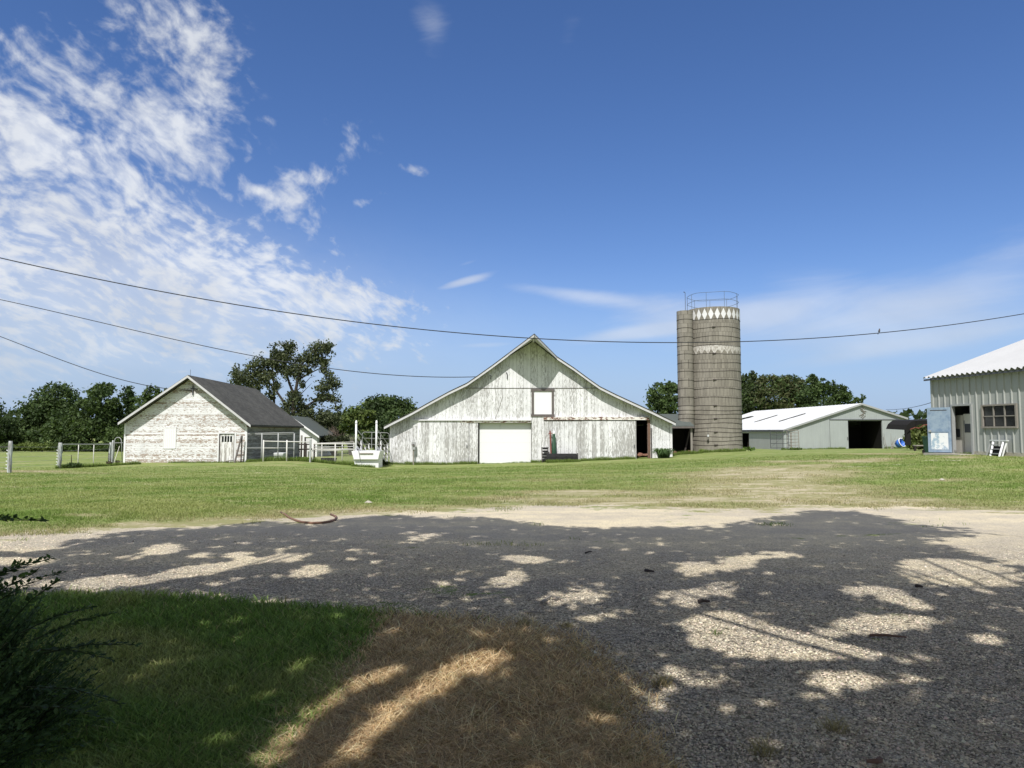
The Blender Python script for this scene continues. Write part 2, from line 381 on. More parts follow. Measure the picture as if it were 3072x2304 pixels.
peel('door_peel', False, 0.16, 0.47, (0.8, 0.8, 0.79), (0.3, 0.28, 0.26), (0.45, 0.43, 0.41), gain=0.3, seam=0.4, sc_across=9, sc_along=1.6)
simple('white_paint', (0.79, 0.795, 0.81), 0.6, 0.07, 1.5)
simple('white_trim', (0.70, 0.70, 0.71), 0.6, 0.16, 5)
simple('fascia_white', (0.54, 0.54, 0.55), 0.65, 0.22, 4)
simple('white_metal_roof', (0.66, 0.67, 0.68), 0.5, 0.10, 0.7)
simple('workshop_roof', (0.44, 0.445, 0.455), 0.5, 0.10, 0.7, stretch=(1, .4, 1))
simple('tarp_black', (0.014, 0.013, 0.013), 0.95, 0.3)
simple('skylight_gray', (0.42, 0.42, 0.41), 0.5, 0.1)
simple('dark_wood', (0.055, 0.045, 0.042), 0.85, 0.4, 6, stretch=(3, 3, 0.6))
simple('brown_wood', (0.16, 0.10, 0.075), 0.85, 0.4, 4)
simple('gray_wood', (0.26, 0.24, 0.215), 0.9, 0.35, 5, stretch=(4, 4, 0.8))
simple('frame_wood', (0.13, 0.115, 0.11), 0.85, 0.35, 4)
simple('rusty_track', (0.17, 0.085, 0.055), 0.85, 0.5, 5)
simple('doorway_shade', (0.012, 0.011, 0.011), 0.95, 0.3)  # near-black colour stands in for the shade inside the pole barn doorway
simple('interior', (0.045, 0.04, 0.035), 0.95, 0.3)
simple('galvanised', (0.34, 0.35, 0.35), 0.55, 0.18, 3)
simple('pipe_white', (0.62, 0.61, 0.58), 0.6, 0.2, 6)
simple('dark_steel', (0.08, 0.085, 0.095), 0.6, 0.25, 6)
simple('rail_steel', (0.13, 0.17, 0.24), 0.6, 0.2, 3)
simple('bucket_black', (0.018, 0.018, 0.019), 0.85, 0.5, 5)
simple('black_rubber', (0.02, 0.02, 0.02), 0.6, 0.3)
simple('dark_green', (0.022, 0.06, 0.035), 0.55, 0.25)
simple('bin_green', (0.025, 0.085, 0.055), 0.5, 0.15)
simple('red_paint', (0.20, 0.06, 0.05), 0.7, 0.3)
simple('brick_red', (0.27, 0.14, 0.10), 0.9, 0.4, 8)
simple('concrete', (0.42, 0.39, 0.34), 0.9, 0.25, 3)
simple('tank_white', (0.60, 0.62, 0.63), 0.6, 0.12)
simple('wire_black', (0.03, 0.032, 0.036), 0.6, 0.1)
simple('blue_plastic', (0.05, 0.16, 0.55), 0.4, 0.1)
simple('bark', (0.05, 0.042, 0.034), 0.95, 0.5, 4, stretch=(3, 3, 0.7))
simple('green_stem', (0.03, 0.04, 0.018), 0.9, 0.3)
simple('twig', (0.20, 0.155, 0.125), 0.95, 0.3, 6)
simple('dead_gray', (0.20, 0.18, 0.17), 0.95, 0.3, 6)
simple('hose_red', (0.20, 0.115, 0.08), 0.6, 0.25)
simple('cabinet_white', (0.62, 0.60, 0.54), 0.5, 0.12)
simple('bird_gray', (0.09, 0.08, 0.08), 0.8, 0.2)
simple('leaf_white', (0.7, 0.7, 0.66), 0.8, 0.1)
# pole-barn siding and workshop siding
def metal_siding(name, c, pitch, var=0.1):
    m, g, b = material(name); o = g.coord(); x, y, z = g.sep(o)
    fr = g.m('FRACT', (x + y) / pitch)
    rib = g.step(g.m('ABSOLUTE', fr - 0.5), 0.42, 0.5)
    st = g.noise(g.comb((x + y) * 2.5, 0.0, z * 0.35), 1.0, 5, 0.6); lg = g.noise(o, 0.5, 4, 0.6)
    f = 1.0 + (st - 0.5) * var * 2 + (lg - 0.5) * var * 2.4 + rib * -0.12
    finish(g, b, g.mix(1.0, tuple(c), g.gray(f), 'MULTIPLY'), 0.55, g.bump(rib, 0.6, 0.02)); return m
metal_siding('pole_barn_siding', (0.335, 0.365, 0.36), 0.23)
metal_siding('pole_barn_side', (0.38, 0.385, 0.385), 0.23)
m, g, b = material('garage_white'); o = g.coord(); x, y, z = g.sep(o); n = g.noise(g.vmul(o, (1, 1, .6)), 1.6, 7, 0.72); n5 = g.noise(g.vmul(o, (3, 1, 1)), 3.0, 5, 0.7)
c_ = g.mix(g.step(n, 0.60, 0.72) * 0.45, (0.78, 0.785, 0.80), (0.42, 0.43, 0.44)); c_ = g.mix(g.step(n5, 0.66, 0.74) * 0.5, c_, (0.35, 0.36, 0.37))
finish(g, b, c_, 0.6)
simple('workshop_siding', (0.36, 0.375, 0.36), 0.5, 0.16, 1.4, stretch=(1, 1, 0.35))
# shingles
m, g, b = material('shingles'); o = g.coord(); x, y, z = g.sep(o)
row = g.m('FLOOR', z / 0.105); cellx = g.m('FLOOR', (y + row * 0.17) / 0.33)
rv = g.white(row * 7.3 + cellx * 1.37); fz = g.m('FRACT', z / 0.105)
nn = g.noise(o, 0.5, 5, 0.6)
f = 0.72 + rv * 0.32 + (nn - 0.5) * 0.8 + g.m('LESS_THAN', fz, 0.16) * -0.3
finish(g, b, g.mix(1.0, (0.098, 0.096, 0.086), g.gray(f), 'MULTIPLY'), 0.92)
m, g, b = material('green_shingles'); o = g.coord(); n = g.noise(o, 4, 6, 0.7)
finish(g, b, g.mix(n, (0.065, 0.078, 0.074), (0.12, 0.135, 0.125)), 0.9)
# silo staves
def stave(name, dark):
    m, g, b = material(name); o = g.coord(); x, y, z = g.sep(o)
    ang = g.m('ARCTAN2', x, y); row = g.m('FLOOR', z / 0.76)
    a = ang * 2.2 / 0.27 + g.m('MODULO', row, 2.0) * 0.5
    fl = g.m('FLOOR', a); fr = g.m('FRACT', a); fz = g.m('FRACT', z / 0.76)
    rv = g.white(fl * 3.1 + row * 17.7)
    st = g.noise(g.comb(ang * 9.0, 0.0, z * 0.8), 1.3, 6, 0.7); lg = g.noise(o, 0.35, 4, 0.6); fi = g.noise(o, 9, 5, 0.7)
    f = 0.95 + rv * 0.26 + (st - 0.5) * 1.1 + (lg - 0.5) * 0.6 + (fi - 0.5) * 0.4
    c = g.mix(lg, (0.232, 0.212, 0.176), (0.212, 0.200, 0.176))
    c = g.mix(1.0, c, g.gray(f * dark), 'MULTIPLY')
    seam = g.m('MAXIMUM', g.m('LESS_THAN', fr, 0.09), g.m('LESS_THAN', fz, 0.03))
    top = g.step(z, 3.6, 4.2)
    c = g.mix(seam * 0.6 * (top * 0.8 + 0.2), c, (0.05, 0.042, 0.036))
    streak = g.step(g.noise(g.comb(ang * 14.0, 0.0, z * 0.25), 1.0, 4, 0.6), 0.62, 0.75) * 0.35
    c = g.mix(streak, c, (0.36, 0.35, 0.33))
    finish(g, b, c, 0.92, g.bump(seam, -0.5, 0.02)); return m
stave('silo_staves', 1.0); stave('chute_staves', 1.0)
m, g, b = material('worn_white_band'); o = g.coord(); x, y, z = g.sep(o); ang = g.m('ARCTAN2', x, y)
pk = g.noise(g.comb(ang * 30.0, 0.0, z * 3.0), 1.0, 6, 0.7)
finish(g, b, g.mix(g.step(pk, 0.40, 0.60), (0.60, 0.585, 0.55), (0.30, 0.27, 0.235)), 0.9)
# rusty white rail
m, g, b = material('track_rusty_white'); o = g.coord(); n = g.noise(g.vmul(o, (2.2, 1, 5)), 1.4, 5, 0.7)
finish(g, b, g.mix(g.step(n, 0.46, 0.58), (0.74, 0.72, 0.68), (0.15, 0.07, 0.045)), 0.8)
# door blue
m, g, b = material('blue_paint'); o = g.coord(); n = g.noise(o, 3.5, 6, 0.7)
finish(g, b, g.mix(g.step(n, 0.36, 0.72), (0.29, 0.37, 0.46), (0.17, 0.245, 0.36)), 0.5)
m, g, b = material('blue_worn'); o = g.coord(); n = g.noise(o, 2.2, 6, 0.7)
finish(g, b, g.mix(g.step(n, 0.50, 0.60), (0.74, 0.76, 0.77), (0.33, 0.44, 0.54)), 0.6)
m, g, b = material('post_white_wood'); o = g.coord(); x, y, z = g.sep(o); n = g.noise(g.comb(x * 14.0, y * 14.0, z * 1.5), 1.0, 6, 0.7)
finish(g, b, g.mix(g.step(n, 0.38, 0.62), (0.52, 0.56, 0.56), (0.20, 0.20, 0.19)), 0.9)
m, g, b = material('glass_dark'); finish(g, b, (0.012, 0.014, 0.017), 0.08); b.inputs['Specular IOR Level'].default_value = 0.6
# wire mesh net (real holes)
m, g, b = material('wire_mesh'); o = g.coord(); x, y, z = g.sep(o)
ln = g.m('MAXIMUM', g.m('LESS_THAN', g.m('FRACT', x / 0.10), 0.06), g.m('LESS_THAN', g.m('FRACT', z / 0.10), 0.06))
finish(g, b, (0.30, 0.30, 0.29), 0.6); g.put(b.inputs['Alpha'], ln)
# foliage
def foliage(name, trans=0.25, hue=(1, 1, 1)):
    m, g, b = material(name); c = g.attr('col')
    if hue != (1, 1, 1): c = g.mix(1.0, c, hue, 'MULTIPLY')
    finish(g, b, c, 0.62)
    b.inputs['Specular IOR Level'].default_value = 0.22
    tr = g.n.new('ShaderNodeBsdfTranslucent'); g.put(tr.inputs[0], g.mix(1.0, c, (1.15, 1.25, 0.6), 'MULTIPLY'))
    mx = g.n.new('ShaderNodeMixShader'); mx.inputs[0].default_value = trans
    g.l.new(b.outputs[0], mx.inputs[1]); g.l.new(tr.outputs[0], mx.inputs[2])
    g.l.new(mx.outputs[0], g.n['Material Output'].inputs[0]); return m
foliage('foliage', 0.30); foliage('blades', 0.30)
m, g, b = material('stone'); finish(g, b, g.attr('col'), 0.9)
# ground
def ground_mat(name):
    m, g, b = material(name); o = g.coord(); x, y, z = g.sep(o)
    mk = g.attr('mask'); n = g.n.new('ShaderNodeSeparateColor'); g.put(n.inputs[0], mk); mg, md, mdi = [V_(g, q) for q in n.outputs[:3]]
    n1 = g.noise(o, 0.35, 5, 0.6); n2 = g.noise(o, 1.6, 6, 0.65); n3 = g.noise(o, 7, 6, 0.7); n4 = g.noise(o, 38, 4, 0.7)
    far = g.step(y, 12.0, 30.0)
    # lawn
    gA = g.mix(g.step(n1, 0.36, 0.64), (0.145, 0.215, 0.046), (0.215, 0.265, 0.080))
    sx_ = g.noise(g.vmul(o, (0.22, 1.0, 1)), 0.8, 6, 0.7)
    gB = g.mix(g.m('MAXIMUM', g.step(n2, 0.42, 0.72), g.step(sx_, 0.47, 0.66)), gA, (0.36, 0.345, 0.17))
    gB = g.mix(g.step(n3, 0.30, 0.72) * 0.55, gB, (0.115, 0.175, 0.038))
    lawn = g.mix(1.0, gB, g.gray(0.62 + n4 * 0.74), 'MULTIPLY')
    # dirt / bare soil
    ns_ = g.noise(g.vmul(o, (0.5, 1.4, 1)), 1.5, 7, 0.72)
    dn = ns_ * 0.6 + n3 * 0.4
    soil = g.mix(g.step(dn, 0.35, 0.6), (0.27, 0.235, 0.13), (0.47, 0.41, 0.29))
    dm = g.step(mdi + (dn - 0.5) * 4.6, 0.62, 1.0)
    dry_lawn = g.mix(g.step(mdi + (n2 - 0.5) * 0.8, 0.1, 0.6) * 0.7, lawn, (0.30, 0.265, 0.145))
    lawn = g.mix(dm * 0.9, dry_lawn, soil)
    # gravel: stones of several sizes
    cv = g.vor(o, 46.0, 'Color'); dv = g.vor(o, 46.0, 'Distance'); cs = g.vor(o, 105.0, 'Color'); r1 = g.sep(cv)[0]; r2 = g.sep(cs)[0]
    gb = 0.22 + r1 * 0.75 + r2 * 0.45 + (dv - 0.4) * -0.9
    tone = g.step(n1, 0.3, 0.7); rut = g.noise(g.vmul(o, (0.10, 0.75, 1)), 1.0, 5, 0.6); sand = g.step(n2 * 0.35 + n1 * 0.2 + rut * 0.45, 0.43, 0.60)
    gc = g.mix(sand, (0.43, 0.375, 0.29), (0.70, 0.59, 0.39))
    gc = g.mix(tone * 0.4, gc, (0.50, 0.45, 0.36))
    grav = g.mix(1.0, gc, g.gray(gb), 'MULTIPLY')
    grav = g.mix(g.step(r2, 0.86, 0.95) * 0.5, grav, (0.62, 0.60, 0.55))
    gfar = g.mix(1.0, g.mix(sand, (0.57, 0.51, 0.41), (0.74, 0.65, 0.47)), g.gray(0.80 + n4 * 0.4), 'MULTIPLY')
    grav = g.mix(g.step(y, 6.0, 13.0) * 0.7, grav, gfar)
    # dry grass
    dryc = g.mix(n3, (0.62, 0.48, 0.31), (0.30, 0.21, 0.13))
    dryc = g.mix(1.0, dryc, g.gray(0.5 + n4 * 0.9), 'MULTIPLY')
    nx_ = g.noise(g.vmul(o, (0.55, 1.3, 1)), 0.9, 6, 0.7)
    gm = g.step(mg + (n3 - 0.5) * 0.7 + (nx_ - 0.5) * 3.2 * (1.0 - g.step(y, 8.0, 3.0) * 0.6), 0.40, 0.62)
    dmk = g.step(md + (n3 - 0.5) * 0.7, 0.35, 0.65)
    base = g.mix(dmk, lawn, dryc)
    col = g.mix(gm, base, grav)
    hgt = g.mix(gm, g.gray(n4 * 0.7 + n3), g.gray((1.0 - dv) * 0.9 + r2 * 0.3))
    hh = g.sep(hgt)[0]
    finish(g, b, col, 0.95, g.bump(hh, 0.75, 0.018)); b.inputs['Specular IOR Level'].default_value = 0.1
    return m
ground_mat('ground')
# ================================================================= ground meshes
Ys = np.concatenate([np.geomspace(1.3, 150, 640), np.geomspace(160, 4500, 26)])
us = np.concatenate([-np.geomspace(8, 1.35, 14)[:-1], np.linspace(-1.3, 1.3, 640), np.geomspace(1.35, 8, 14)[1:]])
YY, UU = np.meshgrid(Ys, us, indexing='ij'); XX = UU * YY
ZZ = GZ(XX.ravel(), YY.ravel()).reshape(XX.shape)
ZZ = ZZ + (vnoise(XX * 0.8, YY * 0.8, 3, 3) - 0.5) * 0.05 * np.clip(YY / 10, 0.4, 1) + (vnoise(XX * 6, YY * 6, 5, 2) - 0.5) * 0.012
MG, MD, MDI = masks(XX.ravel(), YY.ravel(), ZZ.ravel())
V3 = np.stack([XX.ravel(), YY.ravel(), ZZ.ravel()], 1); ny, nx = XX.shape
ii = np.arange(ny * nx).reshape(ny, nx)
FQ = np.stack([ii[:-1, :-1].ravel(), ii[:-1, 1:].ravel(), ii[1:, 1:].ravel(), ii[1:, :-1].ravel()], 1)
MK = np.stack([MG, MD, MDI], 1)
fg = MG[FQ].mean(1) > 0.5
def submesh(name, faces):
    u_, inv = np.unique(faces.ravel(), return_inverse=True)
    return np_mesh(name, V3[u_], inv.reshape(faces.shape), 'ground', attrs={'mask': MK[u_]}, smooth=True)
lawn = submesh('lawn', FQ[~fg]); lawn['kind'] = 'structure'
drive = submesh('gravel_driveway', FQ[fg]); drive['kind'] = 'structure'
gxb, gyb = np.meshgrid(np.linspace(-300, 300, 121), np.concatenate([np.linspace(-300, -20, 15), np.linspace(-19, 1.298, 60)]), indexing='ij')
zb_ = GZ(gxb.ravel(), gyb.ravel()); m1, m2, m3 = masks(gxb.ravel(), gyb.ravel(), zb_)
i2 = np.arange(gxb.size).reshape(gxb.shape); fq2 = np.stack([i2[:-1, :-1].ravel(), i2[1:, :-1].ravel(), i2[1:, 1:].ravel(), i2[:-1, 1:].ravel()], 1)
yard = np_mesh('yard_ground', np.stack([gxb.ravel(), gyb.ravel(), zb_ - 0.004], 1), fq2, 'ground', attrs={'mask': np.stack([m1, m2 * 0, m3], 1)}, smooth=True); yard['kind'] = 'structure'
GRID = (XX, YY, ZZ)
def surf(x, y):     # exact height of the near surface incl. small relief
    x = np.asarray(x, float); y = np.asarray(y, float)
    return GZ(x, y) + (vnoise(x * 0.8, y * 0.8, 3, 3) - 0.5) * 0.05 * np.clip(y / 10, 0.4, 1)
# ================================================================= main barn
def GR(px, py, Y): q = P(px, py, Y); return q
def ext(p, L, tx): return Vector((p.x + tx * L, p.y + L, p.z))
BY = 54.0; bo = P(1592, 1390, BY); bo.z = gz(bo.x, BY)
barn = thing('barn', 'large weathered white board barn with flared gable roof and pointed hay hood', 'barn', bo)
RK = [(1152, 1282), (1176, 1269.5), (1236, 1239.5), (1290, 1209), (1347, 1178), (1400.6, 1152.5), (1435, 1129), (1480, 1097), (1524, 1064), (1600, 1001),
      (1671, 1073.4), (1721.5, 1106.6), (1769, 1141.4), (1800.6, 1163.5), (1848, 1187), (1911, 1216), (1959, 1238), (1993.7, 1255), (2027, 1271)]
YR = BY - 0.6
apex = P(1603, 1005, 51.1)
rk = [P(a, b, YR) for a, b in RK]; rk[9] = Vector((apex.x, YR, apex.z))
def rkz(x, prof):
    for a, b in zip(prof[:-1], prof[1:]):
        if a.x <= x <= b.x: return a.z + (b.z - a.z) * (x - a.x) / (b.x - a.x)
    return prof[0].z if x < prof[0].x else prof[-1].z
xl = P(1170, 1330, BY).x; xr = P(2016, 1320, BY).x
prof = [(xl, rkz(xl, rk) - 0.1)] + [(p.x, p.z - 0.1) for p in rk if xl < p.x < xr] + [(xr, rkz(xr, rk) - 0.1)]
TB = -0.03; LB = 19.0
hg = frect(1435.4, 1268.6, 1593.7, 1400, BY); ho = frect(1906, 1260, 1943, 1377, BY); hl = frect(1601, 1172, 1656, 1244, BY)
z0 = bo.z - 1.0
hg = (hg[0], hg[1], z0, hg[3]); ho = (ho[0], ho[1], ho[2], ho[3])
mb = MB(); facade(mb, BY, prof, z0, [hg, ho, hl])
front = mb.build('front_wall', 'barn_paint', barn)
for x in (xl, xr):
    mb = MB(); zt_ = rkz(x, rk) - 0.1; a = Vector((x, BY + 0.003, z0)); b_ = Vector((x, BY + 0.003, zt_)); mb.quad(a, ext(a, LB, TB), ext(b_, LB, TB), b_); mb.build('side_wall', 'barn_paint', barn)
mb = MB(); facade(mb, BY + LB, [(p[0] + TB * LB, p[1]) for p in prof], z0); mb.build('back_wall', 'barn_paint', barn)
# roof with thickness
mb = MB(); up = [Vector((p.x, p.y - .05, p.z + 0.11)) for p in rk]; lo = [Vector((p.x, p.y, p.z - 0.05)) for p in rk]
for i in range(len(rk) - 1):
    for L_ in (up, lo): mb.quad(L_[i], L_[i + 1], ext(L_[i + 1], LB + 1, TB), ext(L_[i], LB + 1, TB))
    mb.quad(up[i], up[i + 1], lo[i + 1], lo[i])
for i in (0, -1): mb.quad(up[i], lo[i], ext(lo[i], LB + 1, TB), ext(up[i], LB + 1, TB))
roof = mb.build('roof', 'shingles', barn)
# rake boards (white)
for side in (range(0, 9), range(9, 18)):
    mb = MB()
    for i in side:
        a, b_ = rk[i], rk[i + 1]
        if i in (8, 9):     # the hood carries its own boards here
            continue
        off = Vector((0, -0.03, 0))
        mb.quad(a + off + Vector((0, 0, .02)), b_ + off + Vector((0, 0, .02)), b_ + off + Vector((0, 0, -.14)), a + off + Vector((0, 0, -.14)))
        mb.quad(a + Vector((0, 0, -.14)), b_ + Vector((0, 0, -.14)), b_ + off + Vector((0, 0, -.14)), a + off + Vector((0, 0, -.14)))
    mb.build('rake_board', 'fascia_white', barn)
# hay hood
tip = apex.copy(); hL, hR = rk[8], rk[10]; rid = rk[9]
mb = MB(); t_ = Vector((0, 0, 0.115)); l_ = Vector((0, 0, -0.05))
for q, s_ in ((hL, -1), (hR, 1)):
    mb.add([rid + t_, q + t_, tip + t_], ((0, 1, 2),)); mb.add([rid + l_, q + l_, tip + l_], ((0, 1, 2),)); mb.quad(q + t_, tip + t_, tip + l_, q + l_)
mb.build('hay_hood', 'shingles', barn)
mb = MB()
for q, s_ in ((hL, -1), (hR, 1)):
    n_ = Vector((s_ * 0.02, -0.02, 0))
    mb.quad(q + n_ + Vector((0, 0, .02)), tip + n_ + Vector((0, 0, .02)), tip + n_ + Vector((0, 0, -.14)), q + n_ + Vector((0, 0, -.14)))
    mb.add([rid + Vector((0, 0, -.07)), q + Vector((0, 0, -.07)), tip + Vector((0, 0, -.07))], ((0, 1, 2),))
mb.bar(rid + Vector((0, 0.6, -.16)), tip + Vector((0, 0.15, -.16)), .12)
mb.build('hood_trim', 'fascia_white', barn)
# horizontal seam of the siding
mb = MB(); a = P(1398, 1164.5, BY); b_ = P(1797, 1164.5, BY)
sm_ = rkz(a.x, rk); mb.box(a.x, b_.x, BY - 0.03, BY - 0.002, a.z - 0.02, a.z + 0.02); mb.build('siding_seam', 'frame_wood', barn)
# loft door
x0, x1, za, zc = frect(1595, 1167, 1661.7, 1249.6, BY); fw = 0.17
lf = MB().box(x0 - .05, x1 + .05, BY - .07, BY + .02, zc - fw, zc).box(x0 - .05, x1 + .05, BY - .07, BY + .02, za, za + fw) \
    .box(x0, x0 + fw, BY - .062, BY + .02, za + fw, zc - fw).box(x1 - fw, x1, BY - .062, BY + .02, za + fw, zc - fw).build('loft_door', 'frame_wood', barn)
MB().box(x0 + fw, x1 - fw, BY + .0, BY + .03, za + fw, zc - fw).build('panel', 'garage_white', lf)
# garage door
gx0, gx1, gza, gzc = hg
go = MB().box(gx0 + .05, gx1, BY + .28, BY + .33, z0, gzc + .1).build('garage_door', 'garage_white', barn); go['label'] = 'smooth white garage door'
mb = MB()
for k_ in (1, 2, 3):
    zz = bo.z + k_ * (gzc - bo.z) / 4; mb.box(gx0 + .06, gx1, BY + .275, BY + .279, zz, zz + .012)
mb.build('panel_joint', 'white_trim', go)
MB().box(gx0 - .03, gx0, BY, BY + .33, z0, gzc).box(gx1, gx1 + .03, BY, BY + .33, z0, gzc).box(gx0, gx1, BY, BY + .33, gzc, gzc + .03).build('door_jamb', 'frame_wood', barn)
# tracks
def bx(px0, py0, px1, py1, d0, d1, mat, name, parent, Y=BY):
    a0, a1, b0, b1 = frect(px0, py0, px1, py1, Y); return MB().box(a0, a1, Y - d0, Y - d1, b0, b1).build(name, mat, parent)
bx(1236, 1258.5, 1593.7, 1262, .20, .003, 'white_trim', 'door_track', barn)
bx(1380, 1262, 1593.7, 1267.5, .12, .003, 'track_rusty_white', 'door_track', barn)
bx(1631, 1251, 1946, 1260, .22, .003, 'track_rusty_white', 'door_track', barn)
bx(1632, 1260, 1746, 1263, .18, .003, 'dark_wood', 'door_track', barn)
# sliding doors
def slab(px0, py0, px1, d, name, mat, lab=None, pyb=1400, Y=BY, par=None):
    a0, a1, _, b1 = frect(px0, py0, px1, 1390, Y); zb0 = gz((a0 + a1) / 2, Y) + 0.03
    o = MB().box(a0, a1, Y - d - .05, Y - d, zb0, b1).build(name, mat, par or barn)
    if lab: o['label'] = lab
    return o
d1 = slab(1238, 1262.5, 1407, .04, 'sliding_door', 'barn_door_paint', 'wide sliding board door with peeling white paint')
d2 = slab(1409, 1267.6, 1434, .015, 'sliding_door', 'barn_door_paint', 'narrow peeling board beside the garage door')
d3 = slab(1631, 1263, 1908, .10, 'sliding_door', 'barn_door_paint', 'widest peeling sliding door under rusty track')
for q in (d1, d3):
    l0 = world_loc(q); cx = [v.co.x + l0.x for v in q.data.vertices]; x1_ = max(cx) - .15; zz = bo.z + 1.1
    yy = min(v.co.y + l0.y for v in q.data.vertices)
    MB().box(x1_ - .03, x1_ + .03, yy - .05, yy, zz, zz + .25).build('handle', 'dark_steel', q)
# opening with jamb
ox0, ox1, oza, ozc = ho
MB().box(ox1 + .003, ox1 + .20, BY - .04, BY + .22, oza - .1, ozc).build('door_post', 'brown_wood', barn)
MB().box(ox1 + .24, ox1 + .32, BY - .03, BY - .002, oza, ozc - .6).build('slot_strip', 'dark_wood', barn)  # dark strip stands in for the shadowy slot beside the door post
MB().box(ox0 - .03, ox1 + .2, BY - .1, BY + .3, oza - .25, oza).build('door_sill', 'gray_wood', barn)
# interior liner keeps the openings dark
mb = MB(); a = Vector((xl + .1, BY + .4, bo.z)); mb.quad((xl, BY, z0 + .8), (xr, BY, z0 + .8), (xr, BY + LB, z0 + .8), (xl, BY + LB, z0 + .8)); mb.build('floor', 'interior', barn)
# corner boards
for x in (xl, xr):
    zt_ = rkz(x, rk) - .12; MB().box(x - .02, x + .13 if x == xl else x + .02, BY - .03, BY - .002, z0, zt_).build('corner_board', 'white_trim', barn) if x == xl else \
        MB().box(x - .13, x + .02, BY - .03, BY - .002, z0, zt_).build('corner_board', 'white_trim', barn)
a = P(1449, 1128, BY); MB().tube([a + Vector((0, -.0, 0)), a + Vector((0, -.18, 0))], .03).build('wire_bracket', 'dark_steel', barn); MB().tube([a + Vector((.55, -.05, -.25)), a + Vector((.62, -.08, 0.0)), a + Vector((.5, -.05, .05))], .03).build('wire_bracket', 'dark_steel', barn)
a = P(1520, 1123, BY); MB().tube([a + Vector((-.02, -.06, .15)), a + Vector((.05, -.08, 0)), a + Vector((.04, -.06, -.35))], .035).build('wire_bracket', 'dark_steel', barn)
# thin tube drawn for the shadow of an overhead wire
a = P(1508, 1190, BY); b_ = P(1486, 1256, BY); MB().tube([a + Vector((-.1, -.03, .9)), a + Vector((0, -.03, 0)), b_ + Vector((0, -.03, 0))], .012, 5).build('conduit_and_shadow', 'gray_wood', barn)
# ---- meter on a post
q = P(1240, 1391, 53.6); q.z = gz(q.x, q.y)
t = thing('meter_post', 'short weathered post with gray electric meter box at left barn door', 'meter', q)
MB().bar(q + Vector((0, 0, -.3)), q + Vector((0, 0, 1.15)), .09).build('post', 'gray_wood', t)
ob = MB().box(q.x - .12, q.x + .14, q.y - .13, q.y + .02, q.z + 1.15, q.z + 1.72).build('meter_box', 'galvanised', t)
MB().tube([q + Vector((.01, -.13, 1.5)), q + Vector((.01, -.2, 1.5))], .085, 12).build('dial', 'frame_wood', ob)
# ---- loader bucket
A = P(1640, 1386, 52.9); B = P(1733, 1384, 52.9); A.z = gz(A.x, A.y); B.z = gz(B.x, B.y)
t = thing('loader_bucket', 'black steel loader bucket lying in the grass before the barn', 'bucket', (A + B) / 2)
zb = min(A.z, B.z); pr_ = [(0, 0), (.62, 0.0), (.75, .08), (.78, .35), (.66, .62), (.60, .62), (.70, .36), (.68, .12), (.6, .05), (0, .04)]
sec = lambda x: [(x, A.y + .35 - a_, zb + h_) for a_, h_ in [(-.35, 0.02), (.25, 0.0), (.40, .10), (.36, .40), (.20, .66), (.14, .66), (.29, .38), (.33, .13), (.22, .05), (-.35, .06)]]
MB().prism(sec(A.x + .05), (B.x - A.x - .1, 0, 0)).build('shell', 'bucket_black', t)
for x in (A.x, B.x - .03):
    MB().prism([(x, A.y + .72, zb + .02), (x, A.y + .1, zb), (x, A.y - .07, zb + .1), (x, A.y - .03, zb + .42), (x, A.y + .15, zb + .70), (x, A.y + .42, zb + .45)], (.06 if x == A.x else .06, 0, 0)).build('side_plate', 'bucket_black', t)
for f_ in (.3, .62, .8):
    x = A.x + (B.x - A.x) * f_; MB().prism([(x, A.y - .055, zb + .1), (x, A.y - .16, zb + .25), (x, A.y - .12, zb + .5), (x, A.y + .02, zb + .55)], (.05, 0, 0)).build('mounting_bracket', 'bucket_black', t)
A2 = P(1626, 1386, 53.3); B2 = P(1646, 1343, 53.3); zb = gz(A2.x, A2.y)
t = thing('crate_stand', 'upright black slatted crate leaning behind the loader bucket', 'crate', (A2.x, A2.y, zb))
mb = MB(); H_ = B2.z - zb; W_ = B2.x - A2.x
for dx_ in (0, W_ - .06): mb.bar((A2.x + dx_ + .03, A2.y, zb), (A2.x + dx_ + .0, A2.y + .25, zb + H_), .06)
mb.build('side_rail', 'dark_wood', t)
mb = MB()
for i in range(5):
    h_ = .12 + i * H_ / 5.2; mb.box(A2.x + .05, A2.x + W_ - .05, A2.y + h_ * .2 - .02, A2.y + h_ * .2 + .02, zb + h_, zb + h_ + .14)
mb.build('slat', 'bucket_black', t)
MB().box(A2.x - .04, A2.x + W_ + .0, A2.y + .2, A2.y + .3, zb + H_ - .05, zb + H_ + .02).build('cap', 'dark_wood', t)
c0 = P(1662, 1384, 53.45); zb = gz(c0.x, c0.y); zt_ = P(1662, 1302, 53.45).z; zw = P(1662, 1294, 53.45).z
t = thing('auger_tube', 'tapered dark green tube with white cap standing behind the bucket', 'tube', (c0.x, c0.y, zb))
MB().lathe([(.20, zb - .1), (.19, zb + .6), (.10, zt_), (0.0, zt_)], c0.x, c0.y, 16).build('tube', 'dark_green', t, True)
MB().lathe([(.10, zt_), (.11, zt_ + .02), (.09, zw), (0, zw + .04)], c0.x, c0.y, 14).build('cap', 'white_paint', t, True)
c0 = P(1654, 1384, 53.5); zb = gz(c0.x, c0.y); zt_ = P(1654, 1292, 53.5).z
t = tag(recenter(MB().bar((c0.x, c0.y, zb - .2), (c0.x - .08, c0.y + .1, zt_), .10, .07).bar((c0.x - .2, c0.y + .09, zt_ - .22), (c0.x + .1, c0.y + .09, zt_ - .18), .06).build('wooden_post', 'red_paint')), 'thin red painted post left of the green tube', 'post')
